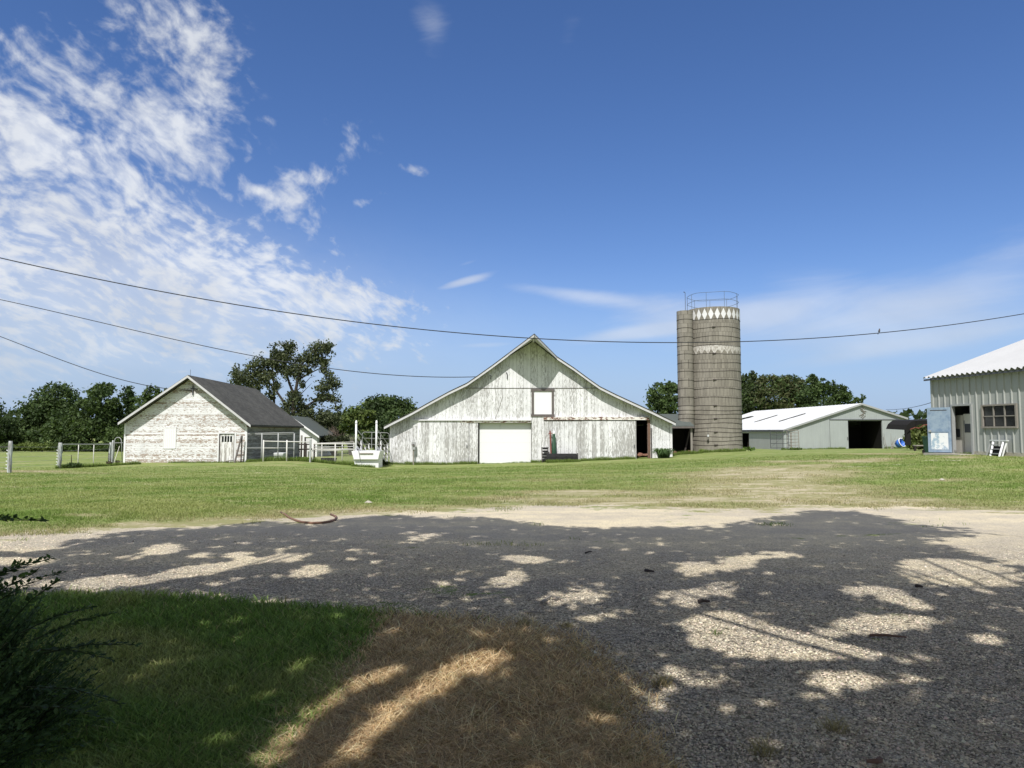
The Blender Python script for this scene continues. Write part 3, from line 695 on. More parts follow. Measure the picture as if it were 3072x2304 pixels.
# ---- bricks
for k_, (px, py, Y) in enumerate([(1917, 1377, 53.6), (1925, 1376, 53.7), (1933, 1374, 53.7), (1938, 1375, 53.5), (1921, 1374, 53.9), (2022, 1352, 57), (2030, 1350, 57), (2026, 1350, 57.4), (2038, 1353, 57), (2062, 1354, 57), (2068, 1352, 57.4)]):
    q = P(px, py, Y); zg = gz(q.x, q.y) + (0.1 if k_ in (4, 7, 10) else 0)
    o = MB().box(-.12, .12, -.06, .06, 0, .1).build('brick', 'brick_red'); o.location = (q.x, q.y, zg + (.22 if k_ < 5 else .05)); o.rotation_euler = (random.uniform(-.3, .3), random.uniform(-.3, .3), random.uniform(0, 3)); o.scale = (1.1, 1.1, 1.2)
    tag(o, 'reddish brick lying in the open barn doorway' if k_ < 5 else 'reddish brick lying at the mouth of the lean-to', 'brick', 'loose bricks in the barn doorway' if k_ < 5 else 'loose bricks under the lean-to')
# ================================================================= clapboard shed (left)
SY = 50.0; so = P(556, 1388, SY); so.z = gz(so.x, SY); TS = -0.064; LS = 15.8
shed = thing('clapboard_shed', 'white clapboard shed with peeling paint and dark shingle roof', 'shed', so)
YR = SY - 0.62
pk_ = P(563, 1128, YR); eL = P(354, 1270, YR); eR = P(752, 1277, YR)
xl = P(372, 1330, SY).x; xr = P(741, 1330, SY).x; xp = pk_.x
def rz_(x): return (eL.z + (pk_.z - eL.z) * (x - eL.x) / (pk_.x - eL.x)) if x < pk_.x else (pk_.z + (eR.z - pk_.z) * (x - pk_.x) / (eR.x - pk_.x))
z0 = so.z - .9; dh = frect(657, 1301, 703, 1388, SY); dh = (dh[0], dh[1], z0, dh[3])
mb = MB(); facade(mb, SY, [(xl, rz_(xl) - .1), (xp, rz_(xp) - .1), (xr, rz_(xr) - .1)], z0, [dh]); mb.build('front_wall', 'shed_paint', shed)
mb = MB(); a = Vector((xr, SY + .003, z0)); b_ = Vector((xr, SY + .003, rz_(xr) - .1)); mb.quad(a, ext(a, LS, TS), ext(b_, LS, TS), b_); mb.build('side_wall', 'shed_gray', shed)['label'] = 'darker gray side wall'
mb = MB(); a = Vector((xl, SY + .003, z0)); b_ = Vector((xl, SY + .003, rz_(xl) - .1)); mb.quad(a, ext(a, LS, TS), ext(b_, LS, TS), b_); mb.build('side_wall', 'shed_paint', shed); mb = MB()
facade(mb, SY + LS, [(xl + TS * LS, rz_(xl) - .1), (xp + TS * LS, rz_(xp) - .1), (xr + TS * LS, rz_(xr) - .1)], z0); mb.build('back_wall', 'shed_paint', shed)
mb = MB(); T1 = Vector((0, 0, .08)); T0 = Vector((0, 0, -.06)); LR = LS + .45
for a, b_ in ((eL, pk_), (pk_, eR)):
    for T_ in (T1, T0): mb.quad(a + T_, b_ + T_, ext(b_ + T_, LR, TS), ext(a + T_, LR, TS))
    mb.quad(a + T1, b_ + T1, b_ + T0, a + T0)
for a in (eL, eR): mb.quad(a + T1, a + T0, ext(a + T0, LR, TS), ext(a + T1, LR, TS))
mb.build('roof', 'shingles', shed)
for a, b_ in ((eL, pk_), (pk_, eR)):
    o_ = Vector((0, -.03, 0)); MB().prism([a + o_ + Vector((0, 0, .05)), b_ + o_ + Vector((0, 0, .05)), b_ + o_ + Vector((0, 0, -.12)), a + o_ + Vector((0, 0, -.12))], (0, .025, 0)).build('rake_board', 'fascia_white', shed)
for x in (xl, xr - .13): MB().box(x, x + .13, SY - .03, SY - .002, z0, rz_(x + .06) - .14).build('corner_board', 'white_paint', shed)
MB().bar(ext(Vector((xr + .06, SY - .2, eR.z - .02)), 0, TS), ext(Vector((xr + .06, SY - .2, eR.z - .02)), LS + .3, TS), .1, .14).build('frieze_board', 'brown_wood', shed)
x0, x1, za, zc = frect(493, 1285, 526, 1344, SY)
wf = MB().box(x0 - .07, x1 + .07, SY - .035, SY - .002, zc, zc + .08).box(x0 - .07, x0, SY - .034, SY - .002, za - .03, zc).box(x1, x1 + .07, SY - .034, SY - .002, za - .03, zc).box(x0, x1, SY - .04, SY - .002, za - .05, za).build('window', 'white_trim', shed)
mb = MB()
for i in range(6): mb.box(x0 + (x1 - x0) * i / 6 + .004, x0 + (x1 - x0) * (i + 1) / 6 - .004, SY - .03, SY - .003, za, zc)
mb.build('shutter', 'garage_white', wf)
dx0, dx1, _, dzc = dh; gzd = so.z
do = MB().box(dx0 + .04, dx1 - .05, SY + .03, SY + .08, gzd - .05, dzc - .03).build('door', 'door_peel', shed)
for i in range(4):
    w_ = (dx1 - dx0 - .3) / 4; xx = dx0 + .17 + i * w_; MB().box(xx, xx + w_ - .06, SY + .022, SY + .031, dzc - .58, dzc - .17).build('pane', 'glass_dark', do)
MB().box(dx0 - .10, dx0, SY - .035, SY - .002, z0, dzc + .08).box(dx1, dx1 + .12, SY - .035, SY - .002, z0, dzc + .08).box(dx0, dx1, SY - .05, SY - .002, dzc, dzc + .1).build('door_frame', 'white_trim', shed)
MB().box(dx0, dx0 + .035, SY - .03, SY + .15, z0, dzc).build('door_jamb', 'dark_wood', shed)
mb = MB(); q = P(580, 1160, SY); mb.bar(q + Vector((0, -.05, .1)), q + Vector((0, -.05, -.6)), .07); mb.tube([q + Vector((-.2, -.06, -.1)), q + Vector((.3, -.06, -.2))], .025); mb.tube([q + Vector((0, -.1, 0)), q + Vector((.22, -.1, -.35))], .02); mb.build('wire_bracket', 'dark_steel', shed)
for f_ in (.03, .5, .97):
    q = ext(pk_ + T1, LR * f_, TS); MB().tube([q, q + Vector((0, 0, .42))], .012, 5).build('lightning_rod', 'dark_steel', shed)
# leaning frame at the shed door
t0 = P(725, 1307, 49.6); la = P(704, 1385, 49.2); lb = P(723, 1385, 49.7); la.z = gz(la.x, la.y); lb.z = gz(lb.x, lb.y)
t = thing('wooden_a_frame', 'dark wooden A-frame leaning beside the shed door', 'frame', la)
MB().bar(la, t0, .09).build('leg', 'frame_wood', t); MB().bar(lb, t0 + Vector((.02, .03, 0)), .07).build('leg', 'frame_wood', t)
MB().bar(P(709, 1366, 49.3), P(731, 1366, 49.6), .07).build('crossbar', 'frame_wood', t)
MB().bar(P(676, 1386, 49.7) + Vector((0, 0, .05)), P(697, 1383, 49.4) + Vector((0, 0, .05)), .25, .05).build('foot_board', 'gray_wood', t)
# ================================================================= small white shed behind
Y2 = 73.0; q = P(930, 1368, Y2); q.z = gz(q.x, Y2)
s2 = thing('small_shed', 'small white gabled shed standing behind the clapboard shed', 'shed', q)
a = P(868, 1243, Y2); e = P(957.5, 1310, Y2 - .5); pk2 = P(890, 1262, Y2 - .5); pk2 = Vector((pk2.x - .6, pk2.y, pk2.z + .42)); eL2 = Vector((2 * pk2.x - e.x, e.y, e.z))
xl2 = eL2.x + .4; xr2 = P(951, 1340, Y2).x
zz2 = lambda x: pk2.z - abs(x - pk2.x) * (pk2.z - e.z) / (e.x - pk2.x)
h1 = frect(913, 1311, 935, 1380, Y2); h1 = (h1[0], h1[1], q.z - 1, h1[3])
mb = MB(); facade(mb, Y2, [(xl2, zz2(xl2) - .1), (pk2.x, pk2.z - .1), (xr2, zz2(xr2) - .1)], q.z - 1, [h1]); mb.build('front_wall', 'white_paint', s2)
L2 = 9; T2 = -.06
for x in (xl2, xr2):
    mb = MB(); a_ = Vector((x, Y2 + .003, q.z - 1)); b_ = Vector((x, Y2 + .003, zz2(x) - .1)); mb.quad(a_, ext(a_, L2, T2), ext(b_, L2, T2), b_); mb.build('side_wall', 'white_trim', s2)
mb = MB()
for a_, b_ in ((eL2, pk2), (pk2, e)):
    for T_ in (T1, T0): mb.quad(a_ + T_, b_ + T_, ext(b_ + T_, L2 + 1, T2), ext(a_ + T_, L2 + 1, T2))
    mb.quad(a_ + T1, b_ + T1, b_ + T0, a_ + T0)
mb.build('roof', 'green_shingles', s2)
MB().prism([pk2 + Vector((0, -.03, .05)), e + Vector((0, -.03, .05)), e + Vector((0, -.03, -.15)), pk2 + Vector((0, -.03, -.15))], (0, .025, 0)).build('rake_board', 'white_paint', s2)
MB().box(h1[0] + .05, h1[1] - .05, Y2 + .1, Y2 + .15, q.z - .2, h1[3] - .05).build('door', 'white_trim', s2)
MB().box(h1[0], h1[0] + .09, Y2 - .04, Y2 + .1, q.z - .2, h1[3]).build('door_jamb', 'dark_wood', s2)
for px in (905, 919):
    u_ = P(px, 1308, Y2 - 1.2); MB().bar((u_.x, u_.y, gz(u_.x, u_.y)), (u_.x, u_.y, P(px, 1306 if px == 905 else 1330, Y2 - 1.2).z), .14).build('prop_post', 'gray_wood' if px == 905 else 'dark_wood', s2)
# ================================================================= silo
SX = 17.18; SYc = 60.2; SR = 2.2; zs = gz(17.1, 58.2)
ztop = P(2144, 919, 58.0).z
silo = thing('silo', 'tall round concrete stave silo with white painted diamonds and railing', 'silo', (SX, SYc, zs))
def cyl(r, z_0, z_1, n=72, cx=SX, cy=SYc, a0=0, a1=2 * math.pi):
    mb = MB(); pts = [(cx + r * math.sin(a0 + (a1 - a0) * i / n), cy - r * math.cos(a0 + (a1 - a0) * i / n)) for i in range(n + 1)]
    for (xa, ya), (xb, yb) in zip(pts[:-1], pts[1:]): mb.quad((xa, ya, z_0), (xb, yb, z_0), (xb, yb, z_1), (xa, ya, z_1))
    return mb
body = cyl(SR, zs - .5, ztop).build('body', 'silo_staves', silo)
cyl(SR - .12, ztop - .6, ztop).build('inner_lining', 'concrete', silo)
mb = MB(); pts = [(SX + SR * math.sin(t), SYc - SR * math.cos(t)) for t in np.linspace(0, 2 * math.pi, 73)]
for (xa, ya), (xb, yb) in zip(pts[:-1], pts[1:]):
    f_ = (SR - .12) / SR; ia = (SX + (xa - SX) * f_, SYc + (ya - SYc) * f_); ib = (SX + (xb - SX) * f_, SYc + (yb - SYc) * f_)
    mb.quad((xa, ya, ztop), (xb, yb, ztop), (*ib, ztop), (*ia, ztop)); 
    mb.add([(*ia, ztop - .5), (*ib, ztop - .5), (SX, SYc, ztop - .5)], ((0, 1, 2),))
mb.build('rim', 'concrete', silo)
# chute on the left front
CX, CY, CR = P(2056, 1100, 59.0).x + .06, 59.2, .66; zc0 = P(2056, 1262, 59).z - .4; zc1 = P(2056, 931, 58.6).z
chute = cyl(CR, zc0, zc1, 28, CX, CY).build('chute', 'chute_staves', silo)
mb = MB(); mb.poly([(CX + CR * math.sin(t), CY - CR * math.cos(t), zc1 - .02) for t in np.linspace(0, 2 * math.pi, 24)[:-1]]); mb.build('chute_cap', 'concrete', silo)
hy = [343, 420, 500, 580, 655, 735, 810, 890, 965, 1045, 1120, 1160, 1195, 1235, 1275, 1320, 1355, 1395, 1433, 1470]
for i, h_ in enumerate(hy):
    zz = P(2144, 840 + (h_ - 3) / 2.962, 58).z; pts = []
    jit = [random.uniform(-.012, .012) for _ in range(48)]
    for k_ in range(48):
        t_ = 2 * math.pi * k_ / 48; pts.append((SX + (SR + .012) * math.sin(t_), SYc - (SR + .012) * math.cos(t_), zz + jit[k_] + .04 * math.sin(t_ * 3 + i)))
    ho_ = MB().tube(pts, .016, 5, True).build('hoop', 'dark_wood', silo)
    if zz > zc0 + .5:
        pts = [(CX + (CR + .012) * math.sin(t_), CY - (CR + .012) * math.cos(t_), zz + .03 * math.cos(t_)) for t_ in np.linspace(-2.2, 1.2, 20)]
        MB().tube(pts, .014, 5).build('chute_hoop', 'dark_wood', silo)
    if i % 3 == 1:
        t_ = -.25; q = Vector((SX + (SR + .03) * math.sin(t_), SYc - (SR + .03) * math.cos(t_), zz)); MB().box(q.x - .14, q.x + .14, q.y - .04, q.y + .03, q.z - .03, q.z + .05).build('hoop_lug', 'dark_wood', silo)
# diamonds
zd0 = P(2144, 958, 58).z; zd1 = P(2144, 923, 58).z; nd = 27; mb = MB(); rr = SR + .006
for i in range(nd):
    t_ = 2 * math.pi * (i + .5) / nd; hw = math.pi / nd * .86
    def cp_(t, z_): return (SX + rr * math.sin(t), SYc - rr * math.cos(t), z_)
    zm = (zd0 + zd1) / 2; zA = zd1; zB = zd0
    for sgn in (-1, 1):
        mb.add([cp_(t_, zA), cp_(t_ + sgn * hw * .5, (zA + zm) / 2), cp_(t_, zm)], ((0, 1, 2),)); mb.add([cp_(t_ + sgn * hw * .5, (zA + zm) / 2), cp_(t_ + sgn * hw, zm), cp_(t_, zm)], ((0, 1, 2),))
        mb.add([cp_(t_, zB), cp_(t_ + sgn * hw * .5, (zB + zm) / 2), cp_(t_, zm)], ((0, 1, 2),)); mb.add([cp_(t_ + sgn * hw * .5, (zB + zm) / 2), cp_(t_ + sgn * hw, zm), cp_(t_, zm)], ((0, 1, 2),))
mb.build('diamond_band', 'white_trim', silo)['label'] = 'row of bright white painted diamonds'
zd0 = P(2144, 1061, 58).z; zd1 = P(2144, 1035, 58).z; mb = MB(); n_ = 26
for i in range(n_):   # worn band : the white between faded diamonds
    t0_ = 2 * math.pi * i / n_
    for j in range(4):
        ta = t0_ + 2 * math.pi / n_ * j / 4; tb = t0_ + 2 * math.pi / n_ * (j + 1) / 4
        d_ = [0, .5, .95, .5, 0]; drop = (zd1 - zd0) * .55
        mb.quad(cp_(ta, zd0 + drop * d_[j]), cp_(tb, zd0 + drop * d_[j + 1]), cp_(tb, zd1), cp_(ta, zd1))
mb.build('faded_band', 'worn_white_band', silo)['label'] = 'worn whitish band with faded diamond pattern'
# railing
zr = [ztop + .62, ztop + 1.25]
for zz in zr:
    pts = [(SX + (SR - .08) * math.sin(t_), SYc - (SR - .08) * math.cos(t_), zz + .03 * math.sin(t_ * 5)) for t_ in np.linspace(0, 2 * math.pi, 41)[:-1]]
    MB().tube(pts, .018, 5, True).build('rail', 'rail_steel', silo)
for k_ in range(9):
    t_ = 2 * math.pi * k_ / 9 + .18; q = (SX + (SR - .08) * math.sin(t_), SYc - (SR - .08) * math.cos(t_)); MB().tube([(*q, ztop - .2), (*q, ztop + 1.25)], .018, 5).build('rail_post', 'rail_steel', silo)
q = P(2056, 920, 59.2); zt_ = P(2056, 878, 59.2).z; MB().tube([(q.x, q.y, zc1 - .1), (q.x, q.y, zt_), (q.x - .12, q.y, zt_ + .06)], [.022, .022, .05], 6).build('hoist_arm', 'dark_steel', silo)
a0, a1, b0, b1 = frect(2121, 1304, 2126, 1310, 58); ob = MB().box(a0, a1, 57.88, 58.03, b0, b1).build('junction_box', 'tank_white', silo)
MB().tube([(a0 + .08, 57.97, b0 + .1), (a0 + .08, 57.97, b0 + .75)], .014, 5).build('conduit_and_shadow', 'dark_steel', silo)
# ---- lean-to
LY = 57.2; e0 = P(2008, 1277, LY); e1 = P(2083, 1277, LY); r0 = P(1975, 1242, 61.5); r1 = P(2040, 1242, 61.5)
lq = P(2045, 1354, LY); lq.z = gz(lq.x, LY)
lt = thing('lean_to', 'dark open lean-to with green shingle roof between barn and silo', 'lean-to', lq)
T_ = Vector((0, 0, -.12)); mb = MB(); e0b = Vector((e0.x - .8, e0.y, e0.z)); mb.prism([e0b, e1, r1 + Vector((.2, 0, 0)), r0 + Vector((-.8, 0, 0))], (0, 0, -.09)); mb.build('roof', 'green_shingles', lt)
MB().bar(e0b + Vector((0, -.02, -.15)), e1 + Vector((0, -.02, -.13)), .05, .14).build('fascia', 'frame_wood', lt)
pa = P(2074, 1300, LY + .3); MB().bar((pa.x, pa.y, lq.z - .2), (pa.x, pa.y, e1.z - .1), .15).build('post', 'gray_wood', lt)
pb = P(2068, 1300, LY + 1.2); MB().bar((pb.x - .5, pb.y, lq.z - .2), (pb.x + .1, pb.y, e1.z - .1), .12).build('post', 'dark_wood', lt)
xw = P(2018, 1300, BY).x
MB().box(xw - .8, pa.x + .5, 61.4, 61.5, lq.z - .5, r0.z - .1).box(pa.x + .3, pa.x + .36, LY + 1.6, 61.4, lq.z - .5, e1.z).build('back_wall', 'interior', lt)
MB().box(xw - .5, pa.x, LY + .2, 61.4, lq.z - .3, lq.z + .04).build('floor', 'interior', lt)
# ================================================================= pole barn (right rear)
PY = 90.0; po = P(2540, 1347, PY); po.z = gz(po.x, PY); TP = -.057; LP = 33.8
pole = thing('pole_barn', 'long gray metal pole barn with white roof and wide open doorway', 'barn', po)
pkp = P(2586, 1211, PY - .3); eL = P(2349, 1290.5, PY - .3); eR = P(2724, 1255, PY - .3)
xl = P(2352, 1320, PY).x; xr = P(2722, 1300, PY).x; z0 = po.z - 1
def rzp(x): return (eL.z + (pkp.z - eL.z) * (x - eL.x) / (pkp.x - eL.x)) if x < pkp.x else (pkp.z + (eR.z - pkp.z) * (x - pkp.x) / (eR.x - pkp.x))
hd = frect(2543, 1262, 2645, 1347, PY); hd = (hd[0], hd[1], z0, hd[3])
mb = MB(); facade(mb, PY, [(xl, rzp(xl) - .12), (pkp.x, pkp.z - .12), (xr, rzp(xr) - .12)], z0, [hd]); mb.build('front_wall', 'pole_barn_siding', pole)
# left side wall: open bay near its far end, upper band
mb = MB(); za = rzp(xl) - .12; kz = zs
def wpt(px, x_=None):       # distance along side wall for photo x
    k_ = (px - 1536) / F; return (xl - k_ * PY) / (k_ - TP)
w0, w1 = wpt(2245), wpt(2352)
A = lambda L, z_: (xl + TP * L, PY + .003 + L, z_)
mb.quad(A(0, z0), A(w0, z0), A(w0, za), A(0, za)); mb.quad(A(w0 + 4.5, z0), A(LP, z0), A(LP, za), A(w0 + 4.5, za))
mb.quad(A(w0, za - .35), A(w0 + 4.5, za - .35), A(w0 + 4.5, za), A(w0, za)); mb.build('side_wall', 'pole_barn_side', pole)
ww = wpt(2328); MB().bar(A(ww, z0), A(ww, za), .05).build('panel_joint', 'dark_steel', pole)
mb = MB(); mb.quad((xr, PY + .003, z0), (xr + TP * LP, PY + LP, z0), (xr + TP * LP, PY + LP, rzp(xr) - .12), (xr, PY + .003, rzp(xr) - .12))
facade(mb, PY + LP, [(xl + TP * LP, rzp(xl) - .12), (pkp.x + TP * LP, pkp.z - .12), (xr + TP * LP, rzp(xr) - .12)], z0); mb.build('side_wall', 'pole_barn_siding', pole)
mb = MB(); T1 = Vector((0, 0, .06)); T0 = Vector((0, 0, -.1)); LRp = LP + .6
for a, b_ in ((eL, pkp), (pkp, eR)):
    for T_ in (T1, T0): mb.quad(a + T_, b_ + T_, ext(b_ + T_, LRp, TP), ext(a + T_, LRp, TP))
# ribs on the roof
for a, b_ in ((eL, pkp), (pkp, eR)):
    for i in range(38):
        L = i * LRp / 38 + .2; mb.bar(ext(a + T1, L, TP) + Vector((0, 0, .01)), ext(b_ + T1, L, TP) + Vector((0, 0, .01)), .06, .03)
pr_o = mb.build('roof', 'white_metal_roof', pole)
mb = MB()
for a, b_ in ((eL, pkp), (pkp, eR)): mb.prism([a + Vector((0, -.02, .07)), b_ + Vector((0, -.02, .07)), b_ + Vector((0, -.02, -.16)), a + Vector((0, -.02, -.16))], (0, .018, 0))
mb.build('rake_trim', 'galvanised', pole)
MB().bar(eL + Vector((0, 0, -.14)), ext(eL + Vector((0, 0, -.14)), LRp, TP), .06, .12).build('eave_trim', 'dark_steel', pole)
for (pa_, pb_) in (((2416, 1240), (2336, 1264)), ((2332, 1245), (2263, 1266)), ((2262, 1249), (2224, 1258))):
    # translucent roof sheets lying on the left slope, found on the slope plane
    def on_roof(px, py):
        n_ = (ext(eL, 1, TP) - eL).cross(pkp - eL); o_ = Vector((0, 0, CH)); d_ = P(px, py, 1) - o_; t_ = n_.dot(eL + T1 - o_) / n_.dot(d_); return o_ + d_ * t_
    qa, qb = on_roof(*pa_), on_roof(*pb_); MB().bar(qa + Vector((0, 0, .05)), qb + Vector((0, 0, .05)), 1.7, .04).build('skylight', 'skylight_gray', pole)
for px0, px1, nm in ((2489, 2543, 'left'), (2645, 2697, 'right')):
    a0, a1, b0, b1 = frect(px0, 1260, px1, 1346, PY); MB().box(a0, a1, PY - .16, PY - .1, po.z + .05, b1).build('sliding_door', 'pole_barn_siding', pole)
    xx = a1 - .1 if nm == 'left' else a0 + .1; MB().box(xx - .04, xx + .04, PY - .2, PY - .16, po.z + 1.1, po.z + 1.5).build('handle', 'dark_steel', pole)
a0, a1, b0, b1 = frect(2488, 1258.5, 2697, 1260, PY); MB().box(a0, a1, PY - .22, PY - .003, b0, b1 + .02).build('door_track', 'dark_steel', pole)
a0, a1, b0, b1 = frect(2543, 1258.5, 2645, 1262, PY); MB().box(a0 + .01, a1 - .01, PY + .003, PY + .15, hd[3] - .05, hd[3] - .001).build('header', 'dark_steel', pole)
MB().box(hd[0] - .15, hd[1] + .15, PY + 5.5, PY + 5.6, po.z - .3, rzp(xl) + .5).box(hd[0] - 3, hd[1] + 3, PY + .1, PY + 5.5, po.z - .1, po.z - .02).build('interior_wall', 'doorway_shade', pole)
MB().box(hd[0] - .15, hd[0] - .05, PY + .05, PY + 5.5, po.z - .3, hd[3] + 1).box(hd[1] + .05, hd[1] + .15, PY + .05, PY + 5.5, po.z - .3, hd[3] + 1).box(hd[0] - .1, hd[1] + .1, PY + .05, PY + 5.5, hd[3] + .9, hd[3] + 1).build('partition', 'doorway_shade', pole)
# wooden star/windmill ornament remains on the gable
q = P(2586, 1221, PY); mb = MB()
for i in range(9):
    a_ = random.uniform(-1, 1); c_ = q + Vector((random.uniform(-.2, .2), -.06, -.05 - i * .15)); mb.bar(c_ - Vector((math.cos(a_) * .35, 0, math.sin(a_) * .25)), c_ + Vector((math.cos(a_) * .35, 0, math.sin(a_) * .25)), .07, .04)
mb.build('gable_ornament', 'gray_wood', pole)
for f_ in (.3, .55):
    q = ext(pkp + T1, LRp * f_, TP); MB().tube([q, q + Vector((0, 0, .9))], .02, 5).build('lightning_rod', 'dark_steel', pole)
# gates stacked at its left corner
def gate(name, label, cat, A, B, H, bars, mat, group=None, r=.025, brace=False, curved=0.0):
    A = Vector(A); B = Vector(B); t = thing(name, label, cat, (A + B) / 2, group)
    rr = .18; d = (B - A).normalized(); up_ = Vector((0, 0, 1)); pts = [A + up_ * .1, A + up_ * (H - rr), A + up_ * (H - rr * .3) + d * rr * .3, A + up_ * H + d * rr, B + up_ * H - d * rr, B + up_ * (H - rr * .3) - d * rr * .3, B + up_ * (H - rr), B + up_ * .1]
    MB().tube(pts, r, 7, True).build('frame', mat, t, True)
    for i in range(bars):
        h_ = .1 + (H - .1) * (i + 1) / (bars + 1); p1 = A + up_ * h_; p2 = B + up_ * h_; md_ = (p1 + p2) / 2 + up_ * curved * (i - bars / 2)
        MB().tube([p1, md_, p2], r * .7, 6).build('bar', mat, t, True)
    for f_ in (.35, .68): MB().bar(A + (B - A) * f_ + up_ * .1, A + (B - A) * f_ + up_ * H, .04, .02).build('upright', mat, t)
    if brace: MB().bar(A + up_ * .12, B + up_ * (H - .1), .04, .02).build('brace', mat, t)
    return t
a = P(2312, 1347, 86); b_ = P(2366, 1347, 85); a.z = gz(a.x, a.y) + .15; b_.z = gz(b_.x, b_.y) + .15
gate('tube_gate', 'long gray tube gate leaning by the pole barn corner', 'gate', a, b_, 2.2, 3, 'dark_steel', brace=True, r=.045)
a = P(2362, 1347, 85.4); b_ = P(2397, 1347, 84.6); a.z = gz(a.x, a.y) + .15; b_.z = gz(b_.x, b_.y) + .15
gate('tube_gate', 'short gray tube gate with five bent bars right of the gate post', 'gate', a, b_, 2.2, 5, 'gray_wood', r=.05, curved=.04)
q = P(2374, 1347, 85.2); q.z = gz(q.x, q.y); tag(recenter(MB().tube([q - Vector((0, 0, .3)), q + Vector((0, 0, 2.0))], .09, 8).build('gate_post', 'gray_wood')), 'pale wooden post between the two gates by the pole barn', 'post')
# broken branch and blue tub right of the doorway
q = P(2692, 1344, 87.5); q.z = gz(q.x, q.y)
t = thing('plastic_tub', 'blue and white plastic tub tipped over by the pole barn door', 'tub', q)
MB().lathe([(0, .0), (.42, .0), (.50, .62), (.47, .62), (.40, .03)], 0, 0, 18).build('tub', 'blue_plastic', t, True, local=True)
MB().lathe([(.50, .60), (.56, .62), (.56, .68), (.49, .68)], 0, 0, 18).build('rim', 'white_paint', t, True, local=True)
t.rotation_euler = (R(68), R(10), R(25)); t.location.z += .52; t.scale = (1.05, 1.05, 1.05)
q = P(2668, 1346, 87); q.z = gz(q.x, q.y); mb = MB()
for i in range(7):
    a_ = random.uniform(-.9, .9); b2 = q + Vector((i * .12 - .3, random.uniform(-.3, .3), 0)); mb.tube([b2, b2 + Vector((math.sin(a_) * .5, 0, .6)), b2 + Vector((math.sin(a_) * .9 + .2, 0, 1.1 + random.random() * .9))], [.05, .035, .012], 5)
tag(recenter(mb.build('dead_branch', 'gray_wood')), 'gray dead branch propped beside the blue tub', 'branch')
# ================================================================= metal workshop (right front)
WC = Vector((20.13, 34.0, 0)); WU = Vector((.1262, -.992, 0)); WV = Vector((.992, .1262, 0)); wz = gz(20.6, 31.0)
wk = thing('metal_workshop', 'gray ribbed metal workshop with white metal roof and open door', 'workshop', (WC.x, WC.y, wz), rz=math.atan2(-.992, .1262))
def W(px, py):
    v = (1152 - py) / F; k_ = (px - 1536) / F / (cp - v * sp); t_ = (WC.y * k_ - WC.x) / (.1262 + .992 * k_); Y_ = WC.y - .992 * t_
    return t_, CH + (sp + v * cp) / (cp - v * sp) * Y_ - wz
LW = 13.0; WH = W(2797, 1133)[1]
d0 = W(2858, 1219); d1 = W(2919, 1366); n0 = W(2949, 1217); n1 = W(3052, 1281)
DX0, DX1, DZ = d0[0], d1[0], d0[1]; NX0, NX1, NZ1, NZ0 = n0[0], n1[0], W(3000, 1217)[1], W(3000, 1279)[1]
FZ = .16   # foundation
mb = MB()
def strip(x0, x1, z_0, z_1):
    # trapezoid ribbed sheet between x0..x1 facing local -y
    xs = [x0]; k_ = math.floor(x0 / .38)
    pts = []
    x = k_ * .38
    prof_ = [(0, 0), (.05, 0), (.075, -.045), (.105, -.045), (.13, 0), (.38, 0)]
    while x < x1:
        for a_, h_ in prof_[:-1]: pts.append((x + a_, h_))
        x += .38
    pts.append((x, 0)); pts = [(max(x0, min(x1, a_)), h_) for a_, h_ in pts]
    for (xa, ha), (xb, hb) in zip(pts[:-1], pts[1:]):
        if xb - xa > 1e-5: mb.quad((xa, ha, z_0), (xb, hb, z_0), (xb, hb, z_1), (xa, ha, z_1))
strip(0, DX0, FZ, WH); strip(DX0, DX1, DZ, WH); strip(DX1, NX0, FZ, WH); strip(NX0, NX1, FZ, NZ0); strip(NX0, NX1, NZ1, WH); strip(NX1, LW, FZ, WH)
mb.build('front_wall', 'workshop_siding', wk, local=True)
WD = 11.0; slope = .353; rz2 = WH + slope * WD / 2
mb = MB()
for x in (0, LW): mb.poly([(x, 0.002, -.5), (x, 0.002, WH - .05), (x, WD / 2, rz2 - .08), (x, WD, WH - .05), (x, WD, -.5)])
mb.quad((0, WD, -.5), (LW, WD, -.5), (LW, WD, WH), (0, WD, WH)); mb.build('side_wall', 'workshop_siding', wk, local=True)
mb = MB(); OH = .28
def rib_roof(y0, z_0, y1, z_1):
    x = -.25; pts = []
    while x < LW + .2:
        for a_, h_ in ((0, 0), (.06, -.005), (.10, .075), (.15, .085), (.20, .06)): pts.append((x + a_, h_))
        x += .30
    for (xa, ha), (xb, hb) in zip(pts[:-1], pts[1:]): mb.quad((xa, y0, z_0 + ha), (xb, y0, z_0 + hb), (xb, y1, z_1 + hb), (xa, y1, z_1 + ha))
rib_roof(-OH, WH - slope * OH + .06, WD / 2, rz2 + .06); rib_roof(WD + OH, WH - slope * OH + .06, WD / 2, rz2 + .06)
mb.build('roof', 'workshop_roof', wk, local=True)
MB().box(-.2, LW, -OH + .03, -OH + .06, WH - slope * OH - .05, WH - slope * OH + .03).build('eave_board', 'dark_steel', wk, local=True)
MB().box(DX1, LW, -.03, .1, -.4, FZ).box(0, DX0, -.03, .1, -.4, FZ).build('foundation', 'concrete', wk, local=True)
MB().box(DX0 - 1.0, DX1 + .2, -.8, -.04, -.3, .03).build('door_slab', 'concrete', wk, local=True)
MB().box(-.02, .09, -.055, -.003, FZ, WH - .02).build('corner_trim', 'workshop_siding', wk, local=True)
MB().box(DX0 - .08, DX0, -.06, .1, .0, DZ + .08).box(DX1, DX1 + .1, -.06, .1, 0, DZ + .08).box(DX0, DX1, -.06, .1, DZ, DZ + .08).build('door_frame', 'galvanised', wk, local=True)
